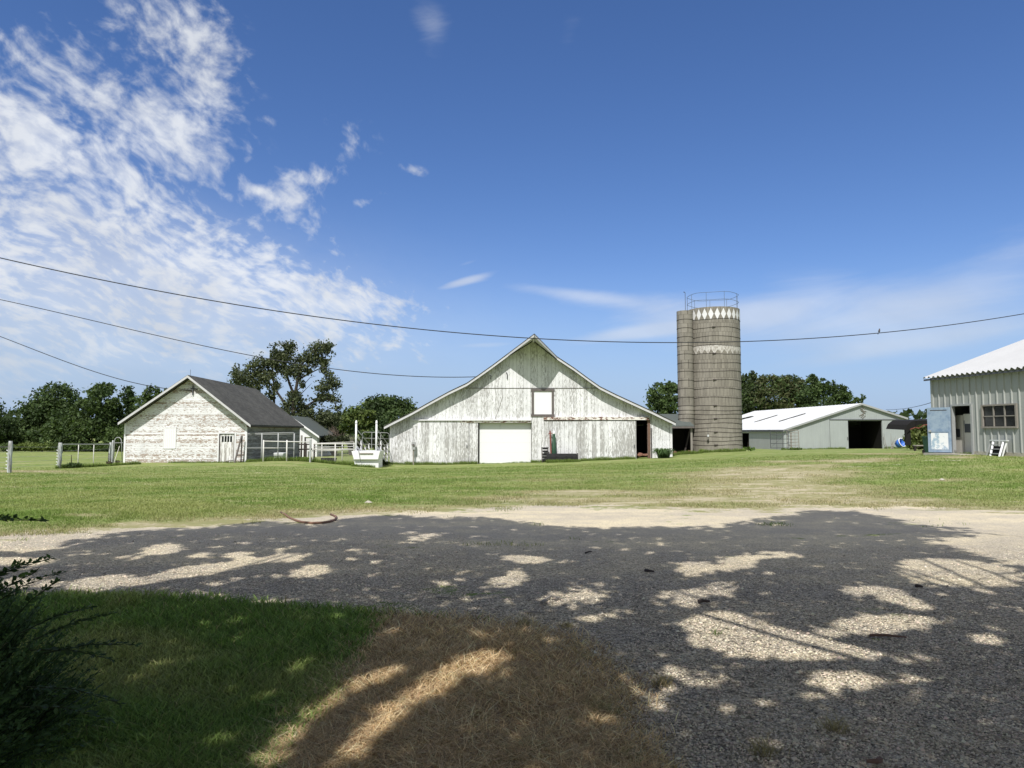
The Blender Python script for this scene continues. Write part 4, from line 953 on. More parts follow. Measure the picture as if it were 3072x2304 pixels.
MB().box(DX0 - 1, DX1 + 2, 2.6, 2.7, -.2, 3.2).box(0.05, LW - .1, .1, 2.6, -.2, .03).build('interior_wall', 'interior', wk, local=True)
# window
wfo = MB().box(NX0 - .06, NX1 + .06, -.07, .05, NZ1, NZ1 + .07).box(NX0 - .06, NX1 + .06, -.09, .05, NZ0 - .08, NZ0).box(NX0 - .06, NX0 + .02, -.07, .05, NZ0, NZ1).box(NX1 - .02, NX1 + .06, -.07, .05, NZ0, NZ1)
for i in (1, 2): x = NX0 + (NX1 - NX0) * i / 3; wfo.box(x - .025, x + .025, -.04, .02, NZ0, NZ1)
wfo.box(NX0 + .02, NX1 - .02, -.035, .02, (NZ0 + NZ1) / 2 - .02, (NZ0 + NZ1) / 2 + .02)
wfo = wfo.build('window', 'frame_wood', wk, local=True); wfo.data.materials[0] = MATS['gray_wood']
for i in range(3):
    for j in range(2):
        x = NX0 + (NX1 - NX0) * i / 3 + .03; z_ = NZ0 + (NZ1 - NZ0) * j / 2 + .02
        po_ = MB().box(x, x + (NX1 - NX0) / 3 - .06, .0, .012, z_, z_ + (NZ1 - NZ0) / 2 - .04).build('pane', 'glass_dark', wfo, local=True)
# blue door swung outwards
DW = .98; an = R(180 + 33)     # direction of the leaf from hinge
cx_, sx_ = math.cos(an), math.sin(an)
def leaf(mbx, u0, u1, w0, w1, z_0, z_1):
    hx, hy = DX0 - .03, -.09
    vs = []
    for u in (u0, u1):
        for w_ in (w0, w1):
            for z_ in (z_0, z_1): vs.append((hx + cx_ * u - sx_ * w_, hy + sx_ * u + cx_ * w_, z_))
    mbx.add(vs, ((0, 1, 3, 2), (4, 6, 7, 5), (0, 4, 5, 1), (2, 3, 7, 6), (0, 2, 6, 4), (1, 5, 7, 3))); return mbx
dm_ = leaf(MB(), 0, DW, 0, .045, .07, DZ - .04).build('door', 'blue_paint', wk, local=True)
leaf(leaf(leaf(MB(), .02, DW - .02, .046, .06, DZ * .46, DZ * .50), .0, .09, .046, .058, .07, DZ - .05), DW - .09, DW, .046, .058, .07, DZ - .05).build('door_rail', 'blue_paint', dm_, local=True)
leaf(MB(), .13, DW - .13, .046, .052, .2, DZ * .44).build('kick_panel', 'blue_worn', dm_, local=True)
leaf(MB(), .15, DW - .13, .046, .052, DZ - .19, DZ - .15).build('door_rail', 'dark_steel', dm_, local=True)
leaf(MB(), DW - .16, DW - .05, .06, .1, DZ * .46, DZ * .5).build('handle', 'galvanised', dm_, local=True)
# cream cabinets inside
for i, (xa, xb, zt_, lab) in enumerate(((DX0 - .42, DX0 + .08, 1.75, 'cream metal cabinet just inside the workshop doorway, left one'), (DX0 + .12, DX0 + .78, 1.8, 'cream metal cabinet inside the workshop doorway, right one with drawer front'))):
    t = thing('cabinet', lab, 'cabinet', (0, 0, 0), 'cabinets inside the workshop door'); 
    M_ = Matrix.Translation(Vector((WC.x, WC.y, wz))) @ Matrix.Rotation(math.atan2(-.992, .1262), 4, 'Z'); t.matrix_world = M_ @ Matrix.Translation((xa, .42, .03))
    MB().box(0, xb - xa, 0, .5, 0, zt_).build('body', 'cabinet_white', t, local=True)
    MB().box(.05, xb - xa - .2, -.012, -.002, .75 if i == 0 else .95, 1.12 if i == 0 else 1.35).build('panel', 'dark_steel', t, local=True)
    MB().box(.05, .08, -.04, -.002, 1.3, 1.5).build('handle', 'galvanised', t, local=True)
# ---- step ladder
L0 = 30.6
t = thing('step_ladder', 'small white step ladder leaning against the metal workshop', 'ladder', P(2985, 1380, L0))
def Yw(px): k_ = (px - 1536) / F; return WC.y - .992 * (WC.y * k_ - WC.x) / (.1262 + .992 * k_)
def PL(px, py, off): f_ = (py - 1320) / 60; return P(px, py, Yw(px) - .22 - .55 * f_ + off)
def rail(px0, py0, px1, py1, Y0, Y1, w_, mat, nm): return MB().bar(PL(px0, py0, Y0), PL(px1, py1, Y1), w_, .03).build(nm, mat, t)
rail(2981, 1322, 2969, 1379, 0, 0, .07, 'white_paint', 'rail'); rail(3011, 1323, 2995, 1381, 0, 0, .07, 'white_paint', 'rail')
rail(2974, 1321, 2956, 1377, .03, .3, .05, 'galvanised', 'back_leg'); rail(3021, 1322, 3004, 1380, .03, .3, .05, 'white_paint', 'back_leg')
MB().bar(PL(2972, 1321, 0), PL(3023, 1322, 0), .12, .05).build('top_cap', 'tank_white', t)
for i, yy in enumerate((1334, 1347, 1361)):
    f_ = (yy - 1322) / 57; MB().bar(PL(2981 - 12 * f_, yy, .02), PL(3011 - 16 * f_, yy + .5, .02), .12, .03).build('step', 'galvanised', t)
q = P(2985, 1378, L0 + .2); MB().prism([PL(2981, 1338, .1), PL(3005, 1339, .1), PL(2994, 1374, .1), PL(2973, 1373, .1)], (0, .02, 0)).build('back_panel', 'bucket_black', t)
# ---- green bin, black shelter, bench
q = P(2796, 1360, 38); q.z = gz(q.x, q.y)
t = thing('wheelie_bin', 'dark green plastic bin behind the open blue door', 'bin', q)
hb = P(2796, 1309, 38).z - q.z
mb = MB(); mb.add([(-.26, -.24, 0), (.26, -.24, 0), (.26, .24, 0), (-.26, .24, 0), (-.32, -.3, hb - .06), (.32, -.3, hb - .06), (.32, .3, hb - .06), (-.32, .3, hb - .06)], ((0, 3, 2, 1), (4, 5, 6, 7), (0, 1, 5, 4), (1, 2, 6, 5), (2, 3, 7, 6), (3, 0, 4, 7))); mb.build('body', 'bin_green', t, local=True)
MB().box(-.34, .34, -.33, .33, hb - .055, hb).build('lid', 'bin_green', t, local=True)
MB().tube([(-.3, .28, .12), (.3, .28, .12)], .12, 12).build('wheel', 'black_rubber', t, local=True)
CYs = 58.0; q = P(2760, 1352, CYs); q.z = gz(q.x, q.y)
t = thing('tarp_shelter', 'sagging black tarp shelter with torn red edge beside the pole barn', 'shelter', q)
top = [(2716, 1290), (2722, 1275), (2737, 1263), (2760, 1261), (2785, 1261), (2812, 1260), (2850, 1258)]
mb = MB()
for (a0, a1), (b0, b1) in zip(top[:-1], top[1:]):
    pa, pb, pc, pd = P(a0, a1, CYs), P(b0, b1, CYs), P(b0, b1 + 1, CYs + 3), P(a0, a1 + 1, CYs + 3); pc.x = pb.x; pd.x = pa.x; pc.z = pb.z + .1; pd.z = pa.z + .1; mb.quad(pa, pb, pc, pd)
for i in range(len(top) - 1):
    dpa = [28, 24, 22, 12, 12, 12, 12][i]; dpb = [28, 24, 22, 12, 12, 12, 12][i + 1]
    mb.quad(P(*top[i], CYs - .02), P(*top[i + 1], CYs - .02), P(top[i + 1][0], top[i + 1][1] + dpb, CYs + .05), P(top[i][0], top[i][1] + dpa, CYs + .05))
mb.build('tarp', 'tarp_black', t)
mb = MB(); L_ = [(2730, 1287), (2745, 1281), (2758, 1283), (2770, 1274), (2790, 1272), (2812, 1272)]
for a, b_ in zip(L_[:-1], L_[1:]): mb.quad(P(*a, CYs - .04), P(*b_, CYs - .04), P(b_[0], b_[1] + 3.0, CYs - .04), P(a[0], a[1] + 2.0, CYs - .04))
mb.build('torn_edge', 'red_paint', t)
for px, py, wd in ((2722, 1288, .45), (2795, 1268, .5)):
    a = P(px, py, CYs + .2); MB().bar((a.x, a.y, gz(a.x, a.y) + (.45 if px < 2750 else 0)), (a.x + (.0 if px < 2750 else -.2), a.y, a.z), wd, .1).build('post', 'tarp_black', t)
a = P(2800, 1300, CYs + .3); MB().box(a.x - .4, a.x + 2, a.y, a.y + .1, q.z, a.z + 1).build('side_curtain', 'tarp_black', t)
q = P(2760, 1340, 56); zt_ = P(2760, 1336, 56).z; zg = gz(q.x, q.y)
t = thing('log_bench', 'low gray plank bench under the tarp shelter', 'bench', (q.x, q.y, zg)); MB().box(q.x - .5, q.x + .5, q.y - .15, q.y + .15, zg + .38, zg + .46).build('seat', 'gray_wood', t)
for dx_ in (-.4, .4): MB().box(q.x + dx_ - .05, q.x + dx_ + .05, q.y - .1, q.y + .1, zg, zg + .38).build('leg', 'dark_wood', t)
# ================================================================= loading chute
Q0 = 49.2; c0 = P(1100, 1401, Q0); zg = gz(c0.x, Q0)
t = thing('loading_chute', 'white concrete cattle loading chute with two tall capped posts', 'loading chute', (c0.x, Q0, zg))
bx0, bx1, _, zm_ = frect(1063.5, 1375, 1135.5, 1401, Q0); tx0, tx1, _, zt_ = frect(1056, 1353, 1141.5, 1375, Q0)
MB().box(bx0, bx1, Q0, Q0 + 1.5, zg - .5, zm_ - .06).build('base', 'white_paint', t)
mb = MB(); mb.add([(bx0, Q0 - .20, zm_ - .06), (bx1, Q0 - .20, zm_ - .06), (bx1, Q0 + 1.5, zm_ - .06), (bx0, Q0 + 1.5, zm_ - .06), (tx0, Q0 - .20, zt_), (tx1, Q0 - .20, zt_), (tx1, Q0 + 1.5, zt_), (tx0, Q0 + 1.5, zt_)],
                  ((0, 1, 5, 4), (1, 2, 6, 5), (2, 3, 7, 6), (3, 0, 4, 7), (4, 5, 6, 7), (0, 3, 2, 1)))
mb.build('dock', 'white_paint', t)
a0, a1, b0, b1 = frect(1079, 1359, 1119, 1362, Q0 - .25); MB().box(a0, a1, Q0 - .26, Q0 - .2, b0, b1).build('bumper', 'gray_wood', t)
MB().bar(P(1076, 1352, Q0 - .24), P(1082, 1386, Q0 - .22), .03).build('chain', 'dark_steel', t)
posts = []
for px in (1067.5, 1128.6):
    a = P(px, 1355, Q0 + .1); zt2 = P(px, 1271, Q0 + .1).z; zt3 = P(px, 1261, Q0 + .1).z; po_ = MB().tube([(a.x, a.y, zt_ - .3), (a.x, a.y, zt2)], .065, 12).build('post', 'white_paint', t, True)
    MB().lathe([(.078, zt2), (.078, zt2 + .08), (.06, zt3 - .05), (.03, zt3), (0, zt3)], a.x, a.y, 12).build('cap', 'white_paint', po_, True); MB().lathe([(.068, zt2 - .02), (.08, zt2 - .015), (.08, zt2 + .0), (.068, zt2)], a.x, a.y, 12).build('collar', 'dark_steel', po_)
    posts.append(a)
RL = 4.6; zr0 = zt_
for k_, a in enumerate(posts):
    ex = a.x - .0
    for (h0, h1, m_, w_, r_) in ((1.55, 1.5, 'galvanised', .05, 1), (1.12, 1.08, 'galvanised', .05, 1), (.75, .72, 'gray_wood', .05, 1)):
        MB().bar((a.x, a.y, zr0 + h0), (ex, Q0 + RL, zg + h1), w_).build('side_rail', m_, t)
    for (h0, w_) in ((.10, .16), (.38, .13)): MB().bar((a.x, a.y + .3, zr0 + h0 - .1), (ex, Q0 + RL, zg + h0), .04, w_).build('side_plank', 'white_trim', t)
    for f_, hh_ in ((.4, 1.15), (.72, 1.0), (1.0, 1.55)):
        yy = Q0 + RL * f_; zz = zg + (zr0 - zg) * (1 - f_); MB().bar((ex, yy, zg - .2), (ex, yy, zz + hh_), .11).build('ramp_post', 'white_trim', t)
mb = MB(); mb.quad((posts[0].x, Q0 + 1.4, zt_ - .02), (posts[1].x, Q0 + 1.4, zt_ - .02), (posts[1].x, Q0 + RL + .2, zg + .02), (posts[0].x, Q0 + RL + .2, zg + .02)); mb.build('ramp', 'gray_wood', t)
a = P(1086, 1380, 56); b_ = P(1167, 1380, 56); a.z = gz(a.x, a.y) + .35; b_.z = gz(b_.x, b_.y) + .35; zt_ = P(1150, 1296, 56).z
gate('corral_gate', 'tall rounded tube gate standing behind the loading chute', 'gate', a, b_, zt_ - a.z, 3, 'galvanised', r=.022)
# ================================================================= fences between the sheds
def pipe(px0, py0, px1, py1, Y0, Y1=None, r=.035, mat='galvanised', name='rail', par=None, n=8): return MB().tube([P(px0, py0, Y0), P(px1, py1, Y1 or Y0)], r, n).build(name, mat, par, True)
def gpost(px, pyt, Y, r, mat, name, par, n=8):
    a = P(px, pyt, Y); return MB().tube([(a.x, a.y, gz(a.x, a.y) - .3), (a.x, a.y, a.z)], r, n).build(name, mat, par, True)
Yf = 49.9; q = P(812, 1384, Yf)
t = thing('pipe_fence_panel', 'tall gray pipe panel in front of the shaded shed wall', 'fence panel', (q.x, q.y, gz(q.x, q.y)))
pipe(741, 1301, 882, 1298, Yf, r=.03, par=t); pipe(740, 1344, 884, 1344, Yf, r=.025, par=t); pipe(742, 1305, 884, 1302, Yf, r=.018, par=t)
for px in (741.5, 786, 835, 883): gpost(px, 1300, Yf, .045 if px > 745 else .02, 'galvanised', 'post', t)
pipe(741, 1385, 784, 1385, Yf, r=.02, par=t)
Yf = 49.4; q = P(861, 1384, Yf)
t = thing('pipe_fence_panel', 'low pale pipe panel ending at the weathered wooden corner post', 'fence panel', (q.x, q.y, gz(q.x, q.y)))
pipe(792, 1323.5, 932, 1326, Yf, r=.035, par=t, mat='pipe_white'); pipe(792, 1344, 835, 1344, Yf, r=.025, par=t, mat='pipe_white')
for px in (791, 861): gpost(px, 1320, Yf, .05, 'pipe_white', 'post', t)
a = P(932, 1319, 49.3); tag(recenter(MB().tube([(a.x, a.y, gz(a.x, a.y) - .3), (a.x - .02, a.y, a.z)], [.07, .06], 8).build('fence_post', 'post_white_wood')), 'thick weathered wooden corner post between the two pipe fences', 'post')
Yf = 49.9; q = P(1000, 1384, Yf)
t = thing('corral_fence', 'white pipe corral fence with wire mesh left of the loading chute', 'fence', (q.x, q.y, gz(q.x, q.y)))
for y_, r_, m_ in ((1331.6, .04, 'pipe_white'), (1340, .02, 'galvanised'), (1348, .045, 'pipe_white'), (1353, .012, 'galvanised')): pipe(939, y_, 1066, y_, Yf, r=r_, mat=m_, par=t)
for px in (939, 1006): gpost(px, 1331, Yf, .045, 'pipe_white', 'post', t)
a = P(939, 1354, Yf + .05); b_ = P(1064, 1354, Yf + .05); zz = gz(a.x, a.y); mb = MB(); mb.quad((a.x, a.y, zz), (b_.x, b_.y, zz), (b_.x, b_.y, b_.z), (a.x, a.y, a.z)); mb.build('mesh', 'wire_mesh', t)
Yf = 56.0; q = P(1000, 1375, Yf)
t = thing('corral_fence', 'farther white pipe fence behind the mesh corral fence', 'fence', (q.x, q.y, gz(q.x, q.y)))
for y_ in (1328, 1341, 1351): pipe(945, y_ + 2, 1062, y_ - 2, Yf + 1.5, Yf, r=.025, mat='pipe_white', par=t)
for px in (966, 1027, 1062): gpost(px, 1328, Yf + .5, .04, 'pipe_white', 'post', t)
a = P(903, 1340, 60); b_ = P(945, 1347, 60); q = P(920, 1372, 60)
t = thing('board_fence', 'dark broken board fence in front of the small white shed', 'fence', (q.x, q.y, gz(q.x, q.y)))
pipe(895, 1348, 946, 1347, 60, r=.06, mat='dark_wood', par=t); pipe(895, 1333, 930, 1333, 60, r=.05, mat='dark_wood', par=t)
for px in (904, 913, 944): gpost(px, 1329, 60, .06, 'dark_wood', 'post', t)
a0, a1, b0, b1 = frect(825, 1358, 857, 1383, 51.5); zg = gz((a0 + a1) / 2, 51.5)
mb = MB(); mb.add([(a0 + .05, 51.2, zg), (a1 - .2, 51.2, zg), (a1 - .2, 51.9, zg), (a0 + .05, 51.9, zg), (a0, 51.1, b1), (a1, 51.1, b1), (a1, 52, b1), (a0, 52, b1)], ((0, 3, 2, 1), (4, 5, 6, 7), (0, 1, 5, 4), (1, 2, 6, 5), (2, 3, 7, 6), (3, 0, 4, 7)))
t = mb.build('water_tank', 'tank_white'); bv = t.modifiers.new('b', 'BEVEL'); bv.width = .05; bv.segments = 2; tag(recenter(t), 'pale plastic tank standing behind the pipe panels', 'tank')
a0, a1, b0, b1 = frect(962, 1373, 1011, 1385, 51); zg = gz((a0 + a1) / 2, 51); t = thing('feed_trough', 'low black rubber feed trough behind the corral mesh', 'trough', ((a0 + a1) / 2, 51, zg))
w_ = (a1 - a0) / 2; o = MB().lathe([(w_ * .85, 0), (w_, .28), (w_ * 1.02, .32), (w_ * .94, .30), (w_ * .8, .05), (0, .05)], 0, 0, 24).build('tub', 'black_rubber', t, True, local=True); o.scale = (1, .5, 1)
# ---- left pasture fence
def wood_post(px, pyt, Y, label, ins=True, r=.10):
    a = P(px, pyt, Y); zg = gz(a.x, Y); t = thing('fence_post', label, 'post', (a.x, a.y, zg))
    n_ = 7; pts = [(a.x + random.uniform(-.012, .012), a.y, zg - .3 + (a.z - zg + .3) * i / n_) for i in range(n_ + 1)]
    MB().tube(pts, [r * random.uniform(.93, 1.05) for _ in pts[:-1]] + [r * .8], 10).build('timber', 'post_white_wood', t, True)
    if ins:
        for i in range(6): z_ = zg + .2 + i * (a.z - zg - .5) / 6; MB().tube([(a.x - r - .0, a.y, z_), (a.x - r - .09, a.y, z_ + .02)], .02, 6).build('insulator', 'white_paint', t)
    return a, zg
pA = wood_post(32, 1323, 36.0, 'pale leaning fence post with white insulators at the left edge')
pB = wood_post(181, 1328, 43.7, 'dark weathered gate post with insulators before the wire panel', r=.115)
pC = wood_post(332, 1327, 48.0, 'thick dark post at the right end of the wire panel', False, .085)
pD = wood_post(339, 1321, 47.6, 'slimmer pale post carrying the arched garden gate', False, .06)
t = thing('wire_fence', 'thin strand wire fence between the two pasture posts', 'fence', (pA[0].x, pA[0].y, pA[1]))
for i in range(5):
    z_ = .25 + i * .26
    l0 = Vector((pA[0].x - 9, 29.5, -.3 + z_)); pts = [l0, Vector((pA[0].x - .1, pA[0].y, pA[1] + z_)), Vector((pB[0].x - .1, pB[0].y, pB[1] + z_))]; MB().tube(pts, .006, 4).build('wire', 'galvanised', t)
t = thing('wire_gate', 'gray pipe framed wire gate beside the clapboard shed', 'gate', (pB[0].x, pB[0].y, pB[1]))
MB().tube([P(190, 1333, 43.9), P(329, 1333, 47.9)], .028, 6).build('rail', 'galvanised', t); MB().tube([P(187, 1360, 43.9), P(187, 1332, 43.9)], .02, 6).build('rail', 'galvanised', t)
for f_, px in ((.33, 236), (.66, 282)): gpost(px, 1334, 43.9 + 4 * f_, .025, 'pipe_white', 'upright', t)
for k_ in range(4):
    f_ = .2 + k_ * .28; MB().tube([(pB[0].x, 43.9, pB[1] + f_), (pC[0].x, 47.9, pC[1] + f_)], .005, 4).build('wire', 'galvanised', t)
a = P(341, 1390, 48.2); b_ = P(367, 1390, 48.4); zg = gz(a.x, a.y); zt_ = P(354, 1312, 48.3).z; zs_ = P(354, 1325, 48.3).z
t = thing('arched_gate', 'narrow arched pipe gate against the left shed corner', 'gate', (a.x, a.y, zg)); rr = (b_.x - a.x) / 2; cxm = (a.x + b_.x) / 2
pts = [(a.x, a.y, zg)] + [(cxm - rr * math.cos(t_), a.y, zs_ + (zt_ - zs_) * math.sin(t_)) for t_ in np.linspace(0, math.pi, 12)] + [(b_.x, b_.y, zg)]
MB().tube(pts, .028, 7).build('frame', 'galvanised', t, True); MB().tube([(a.x, a.y, zs_ - .08), (b_.x, b_.y, zs_ - .08)], .022, 6).tube([(a.x, a.y, zg + .15), (b_.x, b_.y, zg + .15)], .02, 6).build('bar', 'galvanised', t)
MB().bar((a.x + .05, a.y - .05, zg + .1), (b_.x - .2, b_.y - .05, zs_ - .3), .03).build('brace', 'pipe_white', t)
# ================================================================= cables
def cable(name, label, pts, r, deg=2):
    o = MB().tube(pts, r, 5).build(name, 'wire_black', None, True); tag(recenter(o), label, 'cable', 'overhead cables'); return o
def cubic(cps, n=60):
    xs = [c_[0] for c_ in cps]; co = np.polyfit(xs, [c_[1] for c_ in cps], 3); dc = np.polyfit(xs, [c_[2] for c_ in cps], 1 if len(cps) < 6 else 2)
    out = []
    for i, x in enumerate(np.linspace(xs[0], xs[-1], n)):
        q = P(x, np.polyval(co, x), np.polyval(dc, x)); out.append(q)
    return out
w1_ = [(-160, 733, 34), (0, 777, 35), (300, 842, 36), (600, 893, 37), (900, 940, 38), (1200, 982, 39), (1500, 1008, 40), (1800, 1026, 41), (2034, 1030, 41.5), (2216, 1028, 42), (2450, 1011, 43), (2700, 991, 44), (3072, 940, 46), (3250, 910, 47)]
cable('overhead_cable', 'longest cable crossing the whole sky in front of barn and silo', cubic(w1_, 90), .027)
w2_ = [(-160, 866, 56), (0, 900, 55.6), (300, 965, 55), (600, 1035, 54.8), (760, 1070, 54.6), (1020, 1110, 54.4), (1200, 1124, 54.2), (1440, 1131, 53.8)]
cable('overhead_cable', 'middle cable running from the left to the barn gable', cubic(w2_), .030)
w3_ = [(-160, 953, 52), (0, 1010, 51.6), (200, 1085, 51), (445, 1158, 50.3), (575, 1171, 49.9)]
cable('overhead_cable', 'lowest left cable reaching the clapboard shed gable', cubic(w3_), .026)
w4_ = [(2658, 1229, 82), (2700, 1227, 76), (2740, 1222, 68), (2770, 1214, 55), (2796, 1207, 40)]
cable('overhead_cable', 'short cable between pole barn and metal workshop', cubic(w4_, 20), .02)
# bird
cps = cubic(w1_, 90); q = min(cps, key=lambda c_: abs(proj(*c_)[0] - 2627)); q = q + Vector((0, 0, .024))
mb = MB(); n_ = 10; prof_ = [(.0, -.02), (.03, .0), (.055, .05), (.06, .10), (.045, .15), (.035, .17), (.042, .20), (.03, .235), (.0, .245)]
mb.lathe(prof_, 0, 0, n_); bd = thing('bird', 'small dark bird perched on the longest cable', 'bird', q); bo_ = mb.build('body', 'bird_gray', bd, True, local=True); bo_.rotation_euler = (0, R(12), 0); bo_.location = (0, 0, .02)
MB().prism([(-.03, 0, -.0), (-.09, 0, -.10), (-.05, 0, -.11), (.0, 0, .02)], (0, .03, 0)).build('tail', 'bird_gray', bd, local=True)
MB().add([(.07, -.01, .225), (.07, .01, .225), (.115, 0, .215), (.07, 0, .235)], ((0, 1, 2), (0, 2, 3), (1, 3, 2), (0, 3, 1))).build('beak', 'dark_steel', bd, local=True)
# ================================================================= foliage tools
def unit(v): return v / (np.linalg.norm(v, axis=1, keepdims=True) + 1e-9)
def cards(cen, size, normal=None, elong=1.6, axis=None, flat=0.0):
    n = len(cen); size = np.broadcast_to(np.asarray(size, float), (n,))[:, None]
    nn = unit(rng.normal(size=(n, 3))) if normal is None else unit(normal)
    a = rng.normal(size=(n, 3)) if axis is None else axis
    a = unit(a - nn * (a * nn).sum(1, keepdims=True)); b = np.cross(nn, a)
    l = a * size * elong / 2; w_ = b * size / 2
    v = np.stack([cen - l, cen - w_ * 0.9 + l * 0.1, cen + l, cen + w_ * 0.9 + l * 0.1], 1).reshape(-1, 3)
    f = np.arange(4 * n).reshape(n, 4); return v, f
def colr(n, base, var=0.25, hue=0.12):
    c = np.array(base)[None, :] * (1 + rng.uniform(-var, var, (n, 1))); c = c * (1 + rng.uniform(-hue, hue, (n, 3))); return np.clip(c, 0.004, 1)
def rep(c, k): return np.repeat(c, k, axis=0)
def tree(name, label, cat, base, blobs, D, col, leaf=.30, dens=1.0, group=None, trunk_r=.25, spread=1.0, col2=None, lean=0, stems=1, gap=.44, up=0.0, split=True, limb=True, twigs=0):
    bx_ = P(base, 1350, D).x; bz = gz(bx_, D); t = thing(name, label, cat, (bx_, D, bz), group)
    V, Fs, C, k = [], [], [], 0; cens = []
    for j, (px, py, rx, ry) in enumerate(blobs):
        s_ = D / F; r_ = np.array([rx * s_, max(rx, ry) * s_ * .9, ry * s_]); dpt = D + random.uniform(-.5, .5) * r_[1]
        q = P(px, py, dpt); cens.append((q, r_))
        area = r_[0] * r_[2] * 4 + r_[1] * r_[0]; n = int(dens * 9.5 * area / (leaf * leaf))
        d_ = unit(rng.normal(size=(n, 3))); rad = rng.uniform(.15, 1.0, n) ** .45
        # lumpy crown : leaves gather on twig clumps
        p = d_ * rad[:, None]
        nc = max(8, int(5.5 * area / (leaf * leaf * 12))); cc = unit(rng.normal(size=(nc, 3))) * (rng.uniform(.35, 1.0, nc) ** .5)[:, None]
        which = rng.integers(0, nc, n); p = cc[which] + rng.normal(size=(n, 3)) * (.17 if nc > 20 else .22) * spread
        p = p * r_ ; p[:, 2] += rng.normal(size=n) * leaf * .2; p = p + np.array(q)
        # gaps
        g_ = vnoise(p[:, 0] / (leaf * 5) + 50 + p[:, 1] * .3, p[:, 2] / (leaf * 4) + 80, 7 + j, 2); keep = (g_ > gap * .75) & (p[:, 2] > bz + .05); p = p[keep]; which = which[keep]; n = len(p)
        if n == 0: continue
        nr = unit(rng.normal(size=(n, 3)) + unit(p - np.array(q)) * .7 + np.array([0, 0, .5]) * up)
        v, f = cards(p, leaf * rng.uniform(.55, 1.25, n), nr, 1.5)
        cl = rng.uniform(.72, 1.3, nc)[which]; base_c = np.array(col)[None, :] * cl[:, None]
        if col2 is not None:
            m_ = (rng.uniform(0, 1, nc)[which] > .6)[:, None]; base_c = np.where(m_, np.array(col2)[None, :] * cl[:, None], base_c)
        c_ = np.clip(base_c * (1 + rng.uniform(-.25, .25, (n, 1))), .004, 1)
        V.append(v); Fs.append(f + k); C.append(rep(c_, 4)); k += len(v)
    np_mesh('crown', np.vstack(V), np.vstack(Fs), 'foliage', t, np.vstack(C))
    mb = MB(); r0 = trunk_r
    hb = min(c_[0].z - c_[1][2] for c_ in cens); fork = Vector((bx_ + lean, D, max(bz + .8, bz + (hb - bz) * .8)))
    mb.tube([(bx_, D, bz - .3), (bx_ + lean * .4, D, bz + (fork.z - bz) * .5), fork], [r0 * 1.25, r0, r0 * .85], 8)
    if limb:        # limbs grow from the nearest part already joined, so the tree forks again and again
        node = [(fork, r0 * .8)]; todo = list(cens)
        while todo:
            best = min(((q, r_, nd) for q, r_ in todo for nd in node), key=lambda w_: (w_[0] - w_[2][0]).length * (1.0 if w_[0].z > w_[2][0].z - .3 else 1.8))
            q, r_, nd = best; todo = [c_ for c_ in todo if c_[0] is not q]; p0, rr0 = nd; r1 = rr0 * .68; L = (q - p0).length
            e_ = q + Vector((0, 0, -r_[2] * .3)); sw = Vector((random.uniform(-.12, .12), random.uniform(-.12, .12), random.uniform(-.02, .12))) * L
            m1 = p0.lerp(e_, .35) + sw; m2 = p0.lerp(e_, .7) + sw * .6; mb.tube([p0, m1, m2, e_, q + Vector((random.uniform(-.3, .3) * r_[0], 0, r_[2] * .4))], [rr0 * .8, r1 * .95, r1 * .85, r1 * .7, r1 * .2], 6); node += [(m2, r1 * .85), (e_, r1 * .75)]
            for i in range(5):
                w_ = q + Vector((random.uniform(-1, 1) * r_[0], random.uniform(-1, 1) * r_[1] * .6, random.uniform(-.5, .9) * r_[2])) * .9; mb.tube([e_, e_.lerp(w_, .5) + Vector((0, 0, .12)), w_], [r1 * .35, r1 * .2, .012], 5)
    mb.build('trunk', 'bark', t, True); return t
def bare(name, label, px, pyb, pyt, D, rpx, mat='twig', n=60, group=None, cat='shrub', z_from=None):
    b_ = P(px, pyb, D); zg = gz(b_.x, D); t = thing(name, label, cat, (b_.x, D, zg), group); H = P(px, pyt, D).z - zg; Rr = rpx * D / F; mb = MB()
    for i in range(n):
        a_ = random.uniform(0, 6.28); s_ = random.random() ** .5; e_ = Vector((math.cos(a_) * Rr * s_, math.sin(a_) * Rr * s_ * .6, H * random.uniform(.55, 1.0) * (1 - .3 * s_)))
        p0 = Vector((b_.x + random.uniform(-.2, .2), D, zg)); m_ = p0 + e_ * .55 + Vector((0, 0, H * .1)); mb.tube([p0, m_, p0 + e_], [.03 if n > 20 else .07, .018, .006], 4)
        for j in range(3):
            f_ = random.uniform(.4, .9); q = p0 + e_ * f_; mb.tube([q, q + Vector((random.uniform(-.5, .5) * Rr * .6, random.uniform(-.3, .3), random.uniform(.1, .5) * H * .35))], [.012, .005], 4)
    mb.build('branches', mat, t); return t
GD = (0.048, 0.078, 0.028); GM = (0.074, 0.112, 0.036); GL = (0.125, 0.165, 0.045); GO = (0.095, 0.105, 0.046)
gl = 'trees along the far edge of the left pasture'
tree('pasture_tree', 'tallest domed dark tree beyond the left pasture', 'tree', 110, [(105, 1262, 68, 58), (168, 1205, 62, 50), (60, 1300, 50, 44), (125, 1312, 85, 36), (190, 1275, 45, 50), (140, 1235, 60, 40)], 112, GD, .34, col2=GM, group=gl)
tree('pasture_tree', 'broad green tree left of the clapboard shed roof', 'tree', 290, [(230, 1295, 75, 48), (300, 1205, 52, 44), (330, 1275, 42, 66), (268, 1262, 58, 50), (310, 1165, 28, 18), (250, 1230, 30, 30), (200, 1325, 60, 22), (290, 1318, 70, 28)], 108, GM, .34, col2=GD, group=gl)
tree('pasture_tree', 'dark tree cut by the left edge of the picture', 'tree', -10, [(2, 1290, 28, 46), (-40, 1260, 50, 60), (10, 1325, 30, 22)], 106, GD, .34, group=gl)
